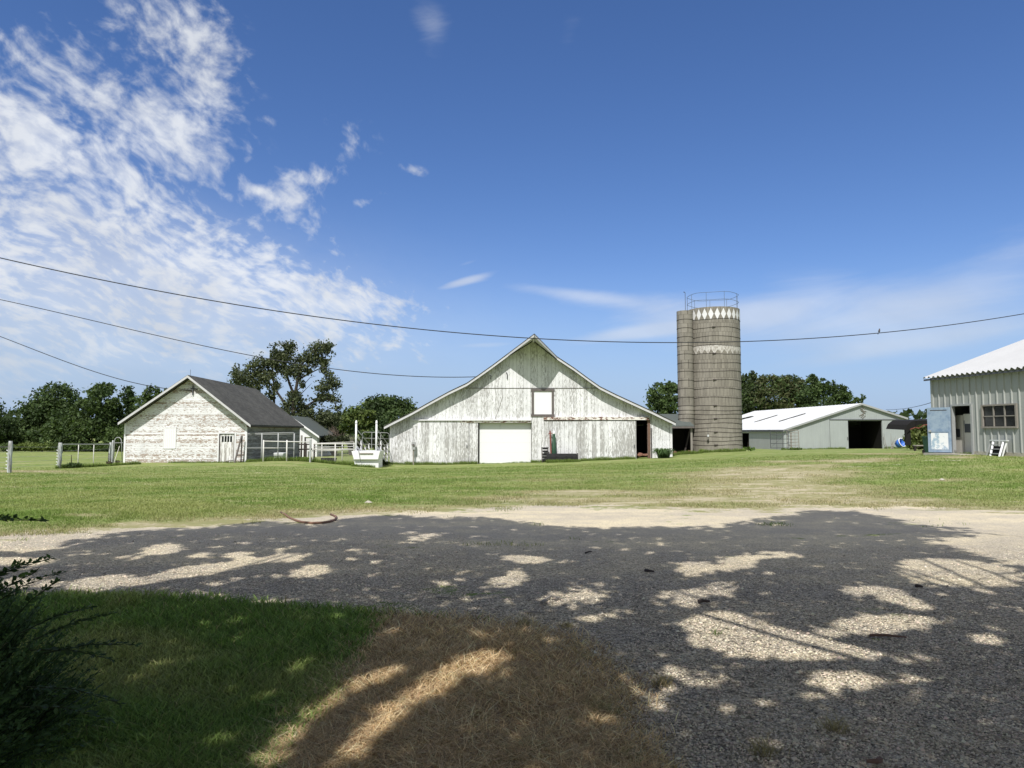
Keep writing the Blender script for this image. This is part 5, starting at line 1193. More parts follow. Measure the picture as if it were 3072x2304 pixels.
tree('pasture_tree', 'spindly upright tree with sparse top left of the shed gable', 'tree', 385, [(383, 1190, 20, 32), (388, 1165, 14, 14), (395, 1225, 26, 34), (370, 1235, 24, 40), (400, 1280, 40, 50)], 110, GD, .30, dens=.75, gap=.55, group=gl)
tree('pasture_tree', 'loose leafy tree showing above the left roof slope', 'tree', 460, [(455, 1178, 26, 20), (475, 1168, 22, 10), (435, 1200, 24, 26), (450, 1240, 50, 50)], 106, GM, .30, dens=.75, gap=.55, group=gl)
bare('dead_tree', 'bare gray dead tree between two leafy pasture trees', 417, 1340, 1160, 109, 14, 'dead_gray', 16, cat='tree'); bare('dead_tree', 'pale bare tree reaching over the crown at the left edge', 18, 1340, 1188, 120, 34, 'dead_gray', 14, cat='tree')
gs = 'low bushes under the pasture trees'
for i, (px, w_, lb) in enumerate(((75, 30, 'light green bush at the foot of the domed tree'), (125, 36, 'grassy low bush under the domed tree crown'), (170, 26, 'small bush between the two pasture trees'), (225, 40, 'wide dark bush below the broad tree'), (290, 40, 'dense bush behind the wire gate'), (20, 30, 'low bush at the far left edge'), (350, 40, 'tall bush beside the arched gate'))):
    tree('pasture_bush', lb, 'bush', px, [(px, 1341 - (i == 0) * 3 - (i == 6) * 20, w_, 10 + (i == 6) * 28), (px + w_ * .6, 1344, w_ * .6, 7)], 102, GL if i in (0, 1) else GM, .22, group=gs, trunk_r=.04)
wt = tree('windswept_tree', 'tall windswept tree with open crown behind the clapboard shed', 'tree', 872,
     [(735, 1137, 34, 24), (712, 1122, 12, 20), (760, 1112, 26, 22), (786, 1102, 32, 28), (770, 1158, 32, 20), (800, 1138, 26, 20), (845, 1050, 32, 20), (818, 1074, 26, 24), (872, 1040, 18, 14), (838, 1100, 22, 26), (852, 1075, 24, 20), (862, 1118, 16, 20), (964, 1045, 30, 18), (985, 1038, 12, 14), (940, 1072, 26, 28), (972, 1078, 18, 18), (972, 1106, 12, 18), (990, 1060, 10, 10),
      (888, 1108, 20, 26), (908, 1088, 22, 20), (925, 1102, 16, 16), (980, 1160, 32, 18), (1002, 1148, 12, 18), (962, 1194, 26, 11), (996, 1180, 18, 18), (1008, 1216, 16, 14), (1000, 1200, 14, 14), (892, 1200, 24, 22), (870, 1222, 24, 24), (925, 1238, 36, 26), (828, 1163, 12, 16), (812, 1188, 12, 12), (870, 1182, 12, 12), (963, 1262, 40, 26), (1000, 1250, 26, 24), (905, 1262, 40, 20), (985, 1130, 11, 13), (905, 1150, 9, 12)],
     82, (0.058, 0.074, 0.034), .20, dens=.85, gap=.50, trunk_r=.24, lean=.3, col2=(0.12, 0.14, 0.07), spread=1.9, limb=False)
mb = MB()
for path, r_ in (([(872, 1300), (880, 1240), (884, 1190), (893, 1140), (905, 1095), (925, 1065), (950, 1045)], .26), ([(884, 1190), (868, 1150), (855, 1105), (850, 1060), (868, 1040)], .17), ([(876, 1262), (858, 1215), (830, 1175), (800, 1140), (770, 1125), (735, 1130)], .18), ([(822, 1212), (822, 1160), (818, 1110), (822, 1078)], .15), ([(893, 1140), (920, 1125), (945, 1112), (972, 1100), (975, 1070)], .11),
                 ([(878, 1250), (910, 1225), (940, 1205), (970, 1195), (1000, 1205), (1012, 1222)], .15), ([(940, 1205), (965, 1180), (990, 1160)], .10), ([(888, 1175), (915, 1150), (930, 1133), (948, 1128)], .06), ([(900, 1185), (920, 1165), (935, 1150)], .05), ([(822, 1300), (822, 1255), (822, 1212)], .17), ([(855, 1105), (838, 1085), (830, 1060)], .08), ([(905, 1095), (890, 1075), (885, 1055)], .07), ([(800, 1140), (790, 1115), (782, 1095)], .08), ([(972, 1100), (985, 1130), (985, 1155)], .07)):
    n_ = len(path); mb.tube([P(px, py, 82 + random.uniform(-.3, .3)) for px, py in path], [r_ * (1 - .75 * i / (n_ - 1)) for i in range(n_)], 7)
mb.build('limbs', 'bark', wt, True)
gb_ = 'bushy trees between the two white buildings'
tree('leafy_tree', 'round dark green tree behind the loading chute', 'tree', 1160, [(1154, 1215, 60, 30), (1200, 1222, 44, 24), (1120, 1245, 52, 40), (1232, 1240, 28, 22), (1180, 1262, 66, 38), (1135, 1200, 24, 16), (1110, 1212, 14, 14), (1200, 1300, 50, 30)], 96, GD, .28, col2=GM, group=gb_)
tree('leafy_tree', 'lighter yellow green tree left of the round dark one', 'tree', 1070, [(1062, 1250, 34, 28), (1085, 1285, 44, 36), (1098, 1248, 30, 34), (1040, 1275, 30, 26), (1120, 1315, 34, 20)], 92, GL, .26, col2=GM, group=gb_)
tree('leafy_tree', 'small bluish tree under the windswept tree', 'tree', 985, [(985, 1262, 34, 24), (1010, 1285, 34, 24), (1022, 1262, 20, 20)], 94, (0.055, 0.085, 0.04), .26, group=gb_)
bare('dry_shrub', 'brown leafless shrub between the small shed and the corral', 1003, 1345, 1268, 78, 36, 'twig', 90)
bare('dry_shrub', 'smaller gray leafless shrub behind the corral fence', 1052, 1345, 1290, 80, 22, 'dead_gray', 50)
tree('yard_bush', 'dark low bush behind the corral fence', 'bush', 960, [(975, 1325, 40, 18), (1030, 1325, 40, 16), (1090, 1330, 36, 16), (1130, 1335, 30, 14)], 76, (.04, .048, .025), .2, trunk_r=.04)
tree('yard_bush', 'dark bush filling the gap beside the barn corner', 'bush', 1150, [(1150, 1300, 22, 40), (1120, 1310, 30, 30)], 79, GD, .22, trunk_r=.06)
tree('leafy_tree', 'rounded green tree between the barn roof and the silo', 'tree', 1990, [(1984, 1184, 38, 32), (2013, 1166, 26, 20), (1966, 1206, 26, 22), (2005, 1212, 36, 28), (1975, 1162, 16, 12), (2030, 1190, 24, 30), (1990, 1240, 40, 26)], 100, GM, .28, col2=GD)
bare('dead_tree', 'thin bare gray tree right of the barn roof', 1922, 1340, 1178, 98, 20, 'dead_gray', 22, cat='tree')
gc = 'cedars behind the pole barn'
GC = (0.042, 0.058, 0.024)
tree('cedar_tree', 'cedar rising right beside the silo', 'tree', 2245, [(2258, 1126, 11, 11), (2240, 1152, 28, 24), (2262, 1180, 42, 34), (2232, 1135, 10, 10), (2235, 1200, 36, 30), (2262, 1225, 50, 24)], 134, GC, .34, group=gc, col2=GM)
tree('cedar_tree', 'broad olive cedar with grayish top left of the others', 'tree', 2315, [(2312, 1156, 40, 28), (2290, 1140, 18, 12), (2340, 1150, 26, 22), (2310, 1195, 50, 34), (2330, 1222, 50, 20)], 133, GO, .34, group=gc, col2=GM)
tree('cedar_tree', 'rounded olive cedar in the middle of the row', 'tree', 2380, [(2374, 1148, 34, 22), (2388, 1176, 40, 34), (2362, 1168, 32, 28), (2390, 1215, 50, 24)], 135, GO, .34, group=gc, col2=GD)
tree('cedar_tree', 'dark cedar with the sharpest top above the white roof', 'tree', 2440, [(2442, 1130, 10, 12), (2438, 1150, 20, 20), (2450, 1172, 34, 26), (2425, 1190, 38, 30), (2470, 1140, 12, 10), (2465, 1160, 22, 14), (2455, 1215, 50, 22)], 132, GD, .34, group=gc, col2=GM)
tree('cedar_tree', 'cedar sloping down at the right end of the row', 'tree', 2505, [(2496, 1158, 14, 14), (2500, 1178, 28, 22), (2526, 1166, 12, 12), (2528, 1188, 28, 16), (2545, 1186, 14, 8), (2515, 1210, 40, 18)], 133, GD, .34, group=gc, col2=GM)
tree('cedar_tree', 'tiny wind bent cedar tip beside the barn ridge', 'tree', 2575, [(2575, 1204, 15, 8), (2588, 1190, 7, 8), (2568, 1198, 8, 7)], 131, GM, .3, dens=.8, group=gc)
tree('corn_row', 'yellow green corn stand seen under the tarp shelter', 'corn', 2760, [(2740, 1310, 24, 32), (2765, 1312, 26, 34), (2788, 1312, 24, 34), (2750, 1335, 30, 12), (2775, 1285, 24, 14)], 72, (0.125, 0.15, 0.05), .22, col2=(.08, .11, .03), trunk_r=.04)
tree('yard_bush', 'bright low weeds at the right foot of the silo', 'bush', 2245, [(2238, 1345, 12, 5), (2252, 1347, 12, 4)], 62, (0.09, .15, .03), .16, trunk_r=.02)
tree('yard_bush', 'low weeds growing around the pole barn gates', 'bush', 2370, [(2372, 1349, 24, 4), (2390, 1350, 14, 4)], 83, (0.085, .13, .03), .18, trunk_r=.02)
tree('yard_bush', 'weeds growing at the base of the gray pipe panels', 'bush', 900, [(890, 1378, 24, 6), (925, 1380, 22, 6), (862, 1383, 16, 4)], 50.6, (0.10, .15, .035), .10, trunk_r=.02)
tree('yard_bush', 'dark weeds at the foot of the wire gate post', 'bush', 215, [(215, 1396, 22, 6), (200, 1398, 10, 5)], 44.2, (0.05, .08, .025), .10, trunk_r=.02)
tree('yard_bush', 'brown weeds below the thick gate post by the arch', 'bush', 326, [(325, 1388, 10, 5), (355, 1387, 6, 5)], 47.4, (0.08, .07, .04), .10, trunk_r=.02)
tree('yard_bush', 'dark weeds between loading chute and barn corner', 'bush', 1155, [(1156, 1388, 14, 6), (1146, 1392, 10, 5)], 52, (0.04, .06, .02), .10, trunk_r=.02)
# far wood on the horizon : nobody could count it
n = 26000; a_ = rng.uniform(-math.pi, math.pi, n); r_ = rng.uniform(330, 380, n); hh_ = 7 + 6 * vnoise(a_ * 22 + 90, a_ * 0 + 4, 3, 4)
ok = ~((np.abs(a_) > 2.6)); pz = rng.uniform(0, 1, n) ** .8 * hh_ - 1.4
v, f = cards(np.stack([r_ * np.sin(a_), r_ * np.cos(a_), pz], 1), 2.2 * rng.uniform(.6, 1.3, n), elong=1.3)
fw_ = np_mesh('distant_wood', v, f, 'foliage', None, rep(colr(n, (.05, .075, .03)), 4)); tag(fw_, 'low distant belt of woods along the horizon', 'woods', kind='stuff')
# ---- daylily clump
q = P(1990, 1372, 52.6); zg = gz(q.x, q.y); t = thing('daylily_clump', 'arching dark green daylily clump at the right barn corner', 'plant', (q.x, q.y, zg))
V, Fs, C, k = [], [], [], 0
for i in range(300):
    a_ = random.uniform(0, 6.28); b0 = np.array([q.x + random.uniform(-.35, .4), q.y + random.uniform(-.2, .2), zg]); L = random.uniform(.6, 1.25); d_ = np.array([math.cos(a_), math.sin(a_), 0]); s_ = np.array([-d_[1], d_[0], 0]) * .022
    pts = [b0 + d_ * L * x_ + np.array([0, 0, L * z_]) for x_, z_ in ((0, 0), (.14, .42), (.42, .60), (.78, .34))]
    for p, w_ in zip(pts, (1, 1.1, .9, .15)): V += [p - s_ * w_, p + s_ * w_]
    for j in range(3): Fs.append((k + 2 * j, k + 2 * j + 1, k + 2 * j + 3, k + 2 * j + 2))
    c_ = np.array((.07, .12, .045)) * random.uniform(.5, 1.7); C += [c_] * 8; k += 8
np_mesh('leaves', V, Fs, 'foliage', t, C)
# ================================================================= grass
def blades(n, x, y, h, w, lean, colors, z=None, segs=2):
    z = surf(x, y) if z is None else z; base = np.stack([x, y, z - .005], 1); a = rng.uniform(0, 2 * np.pi, n); s = np.stack([np.cos(a), np.sin(a), 0 * a], 1) * (w / 2)[:, None]
    d = rng.uniform(0, 2 * np.pi, n); dd = np.stack([np.cos(d), np.sin(d), 0 * d], 1) * (h * lean)[:, None]; upv = np.zeros((n, 3)); upv[:, 2] = h
    v = np.stack([base - s, base + s, base + upv * .6 + dd * .35 + s * .7, base + upv * .6 + dd * .35 - s * .7, base + upv * .95 + dd + s * .06, base + upv * .95 + dd - s * .06], 1).reshape(-1, 3)
    i = np.arange(n)[:, None] * 6; f = np.concatenate([i + np.array([[0, 1, 2, 3]]), i + np.array([[3, 2, 4, 5]])], 0)
    c = colors[:, None, :] * np.array([.55, .55, 1.0, 1.0, 1.2, 1.2])[None, :, None]; return v, f, np.clip(c, .004, 1).reshape(-1, 3)
def sample_px(n, y0, y1, x0=-250, x1=3320):
    px = rng.uniform(x0, x1, n); py = rng.uniform(y0, y1, n); v = (1152 - py) / F; t_ = (sp + v * cp) / (cp - v * sp); Y = -CH / t_; X = (px - 1536) / F * Y / (cp - v * sp)
    return X, Y
def pick(x, y):
    z = surf(x, y); return masks(x, y, z)
nz = lambda x, y, s, sd: vnoise(x * s + 31, y * s + 57, sd, 3)
# near green lawn in the shade
X, Y = sample_px(330000, 1770, 2700, -700, 2000); g0, d0_, _ = pick(X, Y); jit = rng.uniform(-.3, .3, len(X))
k_ = (g0 + jit * .6 < .42) & (d0_ + jit < .5); xs, ys = X[k_], Y[k_]; n = len(xs)
yel = np.clip((nz(xs, ys, 1.1, 3) - .5) * 4, 0, 1)[:, None]; c_ = (1 - yel) * np.array([[.15, .23, .06]]) + yel * np.array([[.29, .31, .12]])
dd_ = np.clip((rng.uniform(0, 1, n) - .88) * 9, 0, 1)[:, None]; c_ = c_ * (1 - dd_) + np.array([[.30, .26, .14]]) * dd_; c_ = c_ * 1.12 * rng.uniform(.5, 1.75, (n, 1))
hgt = (.035 + .055 * nz(xs, ys, 2.3, 9)) * rng.uniform(.6, 1.4, n)
v, f, c = blades(n, xs, ys, hgt, rng.uniform(.0035, .008, n) * (1 + .12 * ys), rng.uniform(.2, 1.3, n), c_)
o = np_mesh('lawn_grass', v, f, 'blades', None, c); tag(o, 'dark green lawn grass in the shade left of the driveway', 'grass', kind='stuff')
# straw patch
X, Y = sample_px(260000, 1820, 2700, 500, 2300); g0, d0_, _ = pick(X, Y); jit = rng.uniform(-.35, .35, len(X)); dens_ = nz(X, Y, 1.6, 5)
k_ = (d0_ + jit > .5) & (g0 + rng.uniform(-.5, .5, len(X)) < .55) & (dens_ + rng.uniform(-.3, .3, len(X)) > .33); xs, ys = X[k_], Y[k_]; n = len(xs)
m_ = rng.uniform(0, 1, (n, 1)); c_ = np.where(m_ < .55, [[.72, .54, .34]], np.where(m_ < .82, [[.40, .26, .16]], [[.90, .75, .50]])) * rng.uniform(.6, 1.3, (n, 1))
v, f, c = blades(n, xs, ys, (.028 + .035 * nz(xs, ys, 3, 2)) * rng.uniform(.5, 1.5, n), rng.uniform(.003, .006, n) * (1 + .1 * ys), rng.uniform(.8, 2.6, n), c_)
o = np_mesh('dry_grass', v, f, 'blades', None, c); tag(o, 'dead straw coloured grass patch in the foreground', 'dry grass', kind='stuff')
# sunlit yard lawn
def pxdens(n, y0, y1): return sample_px(n, y0, y1)
X, Y = sample_px(520000, 1372, 1640, -300, 3400); g0, d0_, di = pick(X, Y); rr = rng.uniform(0, 1, len(X))
hidden = (Y > 49.8) & (X > -24.5) & (X < -18.9) | (Y > 53.7) & (X > -9.4) & (X < 12.3) | (X > 20.0 - (34 - Y) * -.127) & (Y < 34.2)
k_ = (g0 + (rr - .5) * .55 + (nz(X, Y, .9, 4) - .5) * 1.1 < .50) & (di * 1.15 + (nz(X, Y, 1.1, 8) - .5) * 2.0 < rr * .9 + .16) & ~hidden; xs, ys = X[k_], Y[k_]; n = len(xs)
yel = np.clip((nz(xs, ys, .35, 3) - .42) * 2.5 + (nz(xs, ys, 1.7, 4) - .5) * 1.5 + (vnoise(xs * .2 + 9, ys * .9 + 3, 12, 4) - .46) * 4, 0, 1)[:, None]; c_ = (1 - yel) * np.array([[.155, .24, .048]]) + yel * np.array([[.30, .33, .12]])
dd_ = np.clip(di[k_][:, None] * 1.6 + rng.uniform(-.5, .2, (n, 1)), 0, 1); c_ = c_ * (1 - dd_) + np.array([[.42, .37, .22]]) * dd_; c_ = c_ * rng.uniform(.72, 1.3, (n, 1))
v, f, c = blades(n, xs, ys, (.025 + .05 * nz(xs, ys, 1.2, 2)) * rng.uniform(.6, 1.3, n), .004 * (1 + .09 * ys), rng.uniform(.3, 1.2, n), c_)
o = np_mesh('lawn_grass', v, f, 'blades', None, c); tag(o, 'sunlit mown yard grass between driveway and barns', 'grass', kind='stuff')
# taller grass fringes at wall bases
def fringe(pts, n, h0, col_, wid=.25):
    pts = np.array(pts, float); L = np.hypot(*(pts[1:] - pts[:-1]).T); cum = np.append(0, np.cumsum(L)); s_ = rng.uniform(0, cum[-1], n); x = np.interp(s_, cum, pts[:, 0]); y = np.interp(s_, cum, pts[:, 1]) - np.abs(rng.normal(size=n)) * wid * .6
    return blades(n, x, y, h0 * 1.4 * rng.uniform(.4, 1.6, n) * (.4 + 1.2 * nz(x, y, 1.3, 6)), np.full(n, .016), rng.uniform(.2, .8, n), np.array([col_]) * rng.uniform(.6, 1.4, (n, 1)))
VV, FF, CC, k = [], [], [], 0
for a_ in (([(-24.0, 49.97), (-18.7, 49.97)], 1500, .07), ([(-18.6, 49.9), (-11, 49.9)], 5000, .16), ([(-9.2, 53.9), (-2.6, 53.9)], 3500, .12), ([(-2.5, 53.9), (1.4, 53.9)], 800, .06), ([(1.4, 53.85), (9.3, 53.85)], 4500, .13), ([(2.5, 52.2), (5, 52.2)], 1500, .14), ([(-11, 49.1), (-9.4, 49.1)], 900, .10), ([(12, 56.8), (15, 56.9), (15.5, 58.2), (17.2, 57.9), (19.2, 58.8)], 5000, .16), ([(34, 89.8), (42, 89.8)], 2500, .14), ([(46.8, 89.7), (51, 89.7)], 1800, .14), ([(20.1, 33.9), (21.3, 26)], 1500, .08), ([(-27.8, 43.6), (-24.9, 48)], 2500, .12)):
    v, f, c = fringe(a_[0], a_[1], a_[2], (.17, .24, .055)); VV.append(v); FF.append(f + k); CC.append(c); k += len(v)
o = np_mesh('weed_fringe', np.vstack(VV), np.vstack(FF), 'blades', None, np.vstack(CC)); tag(o, 'taller unmown grass fringe along the building walls', 'grass', kind='stuff')
# tufts of dry grass in the gravel
gt = 'straw tufts growing through the gravel'
tl = [(1990, 2055, 'big pale tuft at the straw patch corner'), (1800, 2130, 'straw tuft right of the dead grass'), (1830, 2145, 'second straw tuft right of the dead grass'), (1590, 2260, 'large bleached tuft at the bottom edge'), (1880, 2290, 'bleached tuft at the bottom centre'), (1700, 1880, 'small dry tuft on the gravel boundary'), (1570, 1875, 'dry tuft at the top of the straw patch'), (2290, 2260, 'thin tuft in the near gravel'), (2150, 1903, 'small green tuft in the sunlit gravel patch'), (1760, 1975, 'olive tuft where straw meets gravel'), (2500, 2190, 'faint thin tuft in the shaded gravel')]
for i, (px, py, lb) in enumerate(tl):
    x0, y0 = gpt(px, py); nb = 90 if i not in (8,) else 40; xs = x0 + rng.normal(size=nb) * .035; ys = y0 + rng.normal(size=nb) * .035
    v, f, c = blades(nb, xs, ys, rng.uniform(.03, .10, nb) * (.6 if i in (5, 8, 9) else 1), np.full(nb, .0045), rng.uniform(.6, 1.8, nb), (np.array([[.42, .35, .20]]) if i != 8 else np.array([[.12, .18, .04]])) * rng.uniform(.6, 1.3, (nb, 1)))
    o = recenter(np_mesh('grass_tuft', v, f, 'blades', None, c)); tag(o, lb, 'grass tuft', gt)
# ================================================================= gravel stones
X, Y = sample_px(150000, 1640, 2620, 1000, 3900); g0, d0_, _ = pick(X, Y); k_ = (g0 > .5) & (rng.uniform(0, 1, len(X)) < np.clip(9 / np.maximum(Y, 2.2) ** 1.2, .15, 1)); x, y = X[k_], Y[k_]
X2, Y2_ = sample_px(30000, 1600, 1860, -200, 1400); g1, _, _ = pick(X2, Y2_); k2 = g1 > .5; x = np.append(x, X2[k2]); y = np.append(y, Y2_[k2]); n = len(x)
s_ = rng.uniform(.0035, .0085, n) * (1 + (rng.uniform(0, 1, n) > .97) * 1.0) * (1 + .03 * y)
oct_ = np.array([[1, 0, 0], [0, 1, 0], [-1, 0, 0], [0, -1, 0], [.1, 0, .75], [0, .1, -.6]]); of = np.array([[0, 1, 4], [1, 2, 4], [2, 3, 4], [3, 0, 4]])
a = rng.uniform(0, 6.28, n); ca, sa = np.cos(a), np.sin(a); sh = oct_[None] * rng.uniform(.6, 1.25, (n, 6, 3)) * s_[:, None, None]
vx = sh[..., 0] * ca[:, None] - sh[..., 1] * sa[:, None] + x[:, None]; vy = sh[..., 0] * sa[:, None] + sh[..., 1] * ca[:, None] + y[:, None]; vz = sh[..., 2] + (surf(x, y) + s_ * .15)[:, None]
v = np.stack([vx, vy, vz], 2).reshape(-1, 3); f = (np.arange(n)[:, None, None] * 6 + of[None]).reshape(-1, 3); lum = rng.uniform(.35, 1.45, (n, 1)); c = np.clip(np.array([[.60, .52, .40]]) * lum * (1 + rng.uniform(-.06, .06, (n, 3))), .02, .8)
o = np_mesh('gravel_stones', v, f, 'stone', None, rep(c, 6)); tag(o, 'loose limestone gravel stones scattered over the driveway', 'gravel', kind='stuff')
# ================================================================= twigs, hose, leaf
def onG(px, py, h=.0):
    x, y = gpt(px, py); return Vector((x, y, float(surf(np.array([x]), np.array([y]))[0]) + h))
for (x0, y0, x1, y1, r, lb) in ((1625, 1812, 1654, 1793, .016, 'pale short stick tilted on the shaded gravel'), (1572, 1838, 1632, 1842, .010, 'long thin stick left of the gravel patches'), (2095, 1812, 2130, 1813, .020, 'dark stubby stick beside the sunlit patch'), (1936, 1716, 1962, 1721, .018, 'small dark bark piece on the mid driveway'), (1756, 1660, 1775, 1656, .012, 'tiny dark twig far on the driveway'), (2610, 1908, 2720, 1917, .012, 'reddish flat twig in the right sunlit patch'), (2750, 1766, 2768, 1770, .02, 'dark clod near the right sunlit patch'), (1310, 1792, 1345, 1795, .010, 'thin twig near the lawn corner'), (1490, 1755, 1520, 1752, .012, 'small twig in the left middle of the driveway'), (2640, 2290, 2600, 2298, .016, 'brown stick at the bottom edge of the gravel')):
    a, b_ = onG(x0, y0, r), onG(x1, y1, r * 1.3); m_ = (a + b_) / 2 + Vector((random.uniform(-.02, .02), random.uniform(-.02, .02), .004)); tag(recenter(MB().tube([a, m_, b_], [r, r * .8, r * .5], 6).build('stick', 'dark_wood' if 'dark' in lb else ('brown_wood' if 'red' in lb or 'brown' in lb else 'gray_wood'))), lb, 'stick', 'sticks lying on the driveway')
hp = [(843, 1541), (855, 1547), (868, 1556), (885, 1565), (905, 1572), (935, 1575), (965, 1574), (990, 1570), (1006, 1564), (1009, 1556), (1003, 1550), (992, 1545)]
pts = [onG(px, py, .02) for i, (px, py) in enumerate(hp)]
tag(recenter(MB().tube(pts, .020, 7).build('garden_hose', 'hose_red', None, True)), 'reddish brown hose curled at the grass edge of the driveway', 'hose')
a = onG(1783, 1965, .012); tag(recenter(MB().add([a + Vector(q_) for q_ in ((-.02, 0, 0), (0, -.014, .006), (.024, .002, 0), (.004, .02, .012), (-.01, .012, 0))], ((0, 1, 3, 4), (1, 2, 3))).build('pale_leaf', 'leaf_white')), 'small whitish leaf lying at the straw patch edge', 'leaf')
for px, py, lb in ((2826, 1441, 'pale stone in the sunlit yard grass on the right'), (1105, 1500, 'small white stone on the lawn near the driveway')):
    q = P(px, py, 21 if px > 2000 else 16.0); q.z = gz(q.x, q.y) + .02; mb = MB(); mb.add([(q.x + dx_, q.y + dy_, q.z + dz_) for dx_, dy_, dz_ in ((-.09, 0, 0), (0, -.06, 0), (.1, 0, 0), (0, .06, 0), (-.02, 0, .05), (.04, .0, .04))], ((0, 1, 4), (1, 2, 5), (1, 5, 4), (2, 3, 5), (3, 0, 4), (3, 4, 5))); tag(recenter(mb.build('stone', 'concrete')), lb, 'stone')
# ================================================================= near bush (lower left)
def sprig(root, tip, n_pairs, L, V, Fs, C, TV, colb):
    root = np.array(root, float); tip = np.array(tip, float); mid = (root + tip) / 2 + np.array([0, 0, .12 * np.linalg.norm(tip - root)])
    ts = np.linspace(.12, 1, n_pairs); ax = unit((tip - root)[None])[0]; side = np.cross(ax, [0, 0, 1]); side /= np.linalg.norm(side) + 1e-9; upv = np.cross(side, ax)
    for i, t_ in enumerate(ts):
        p = (1 - t_) ** 2 * root + 2 * t_ * (1 - t_) * mid + t_ * t_ * tip; roll = rng.uniform(-.5, .5) + (i % 2) * .5
        for sg in (-1, 1):
            sd = (side * math.cos(roll) + upv * math.sin(roll)) * sg; d = unit((ax * .75 + sd * .75 + rng.normal(size=3) * .22)[None])[0]; l = L * rng.uniform(.7, 1.15) * (1.05 - .35 * t_); w_ = np.cross(d, upv + rng.normal(size=3) * .4); w_ = w_ / (np.linalg.norm(w_) + 1e-9) * l * .25; up2 = np.cross(w_, d); up2 = up2 / (np.linalg.norm(up2) + 1e-9) * l * .05
            k = len(V); V += [p, p + d * l * .45 + w_ + up2, p + d * l, p + d * l * .45 - w_ + up2]; Fs.append((k, k + 1, k + 2, k + 3)); c_ = np.array(colb) * rng.uniform(.6, 1.5); C += [c_] * 4
    TV.append((Vector(root), Vector(mid), Vector(tip)))
V, Fs, C, TV = [], [], [], []
bc = np.array([-2.95, 3.45]); bt = thing('privet_bush', 'dark leafy privet bush filling the lower left corner', 'bush', (bc[0], bc[1], 0))
for i in range(1500):
    a_ = rng.uniform(0, 2 * np.pi); e_ = rng.uniform(-.15, 1.35); d = np.array([math.cos(a_) * math.cos(e_), math.sin(a_) * math.cos(e_), math.sin(e_)])
    Rx = np.array([.88, .95, .80]) * rng.uniform(.72, 1.0); tip = np.array([bc[0], bc[1], .12]) + d * Rx; tip[2] = max(tip[2], .05)
    root = tip - (d * .35 + np.array([0, 0, .18])) * rng.uniform(.6, 1.1); sprig(root, tip, int(rng.integers(13, 20)), .043, V, Fs, C, TV, (.085, .14, .055))
def pxsprig(p0, p1, Y0, Y1, n_, L): sprig(P(*p0, Y0), P(*p1, Y1), int(n_ * 1.7), L, V, Fs, C, TV, (.06, .10, .04))
for p0, p1, Y0, Y1, n_ in (((-160, 1590), (128, 1562), 2.9, 2.9, 18), ((-160, 1560), (40, 1555), 3.0, 3.0, 12), ((-120, 1800), (150, 1676), 3.1, 3.0, 18), ((-60, 1830), (110, 1715), 3.1, 3.0, 14), ((-60, 1840), (185, 1718), 3.1, 3.0, 15), ((20, 1880), (170, 1745), 3.2, 3.1, 12), ((60, 1900), (275, 1822), 3.2, 3.2, 14), ((100, 1920), (350, 1838), 3.1, 3.2, 15), ((130, 1960), (405, 1935), 3.0, 3.1, 15), ((90, 1950), (340, 1980), 3.0, 3.0, 14), ((-80, 1780), (60, 1690), 3.0, 3.0, 10), ((80, 2060), (360, 2110), 2.9, 2.9, 14), ((60, 2120), (330, 2160), 2.8, 2.8, 12)):
    pxsprig(p0, p1, Y0, Y1, n_, .044)
np_mesh('foliage', np.array(V), np.array(Fs), 'foliage', bt, np.array(C)); mb = MB()
for i, (a, b_, c_) in enumerate(TV):
    if i % 3 == 0 or i > 1490: mb.tube([a, b_ * .5 + (a + c_) * .25, c_], [.0028, .0022, .001], 4)
for i in range(14): a_ = i * .45; mb.tube([(bc[0] + math.cos(a_) * .12, bc[1] + math.sin(a_) * .12, -.05), (bc[0] + math.cos(a_) * .3, bc[1] + math.sin(a_) * .3, .35), (bc[0] + math.cos(a_) * .55, bc[1] + math.sin(a_) * .55, .6)], [.016, .012, .005], 5)
mb.build('stems', 'green_stem', bt)
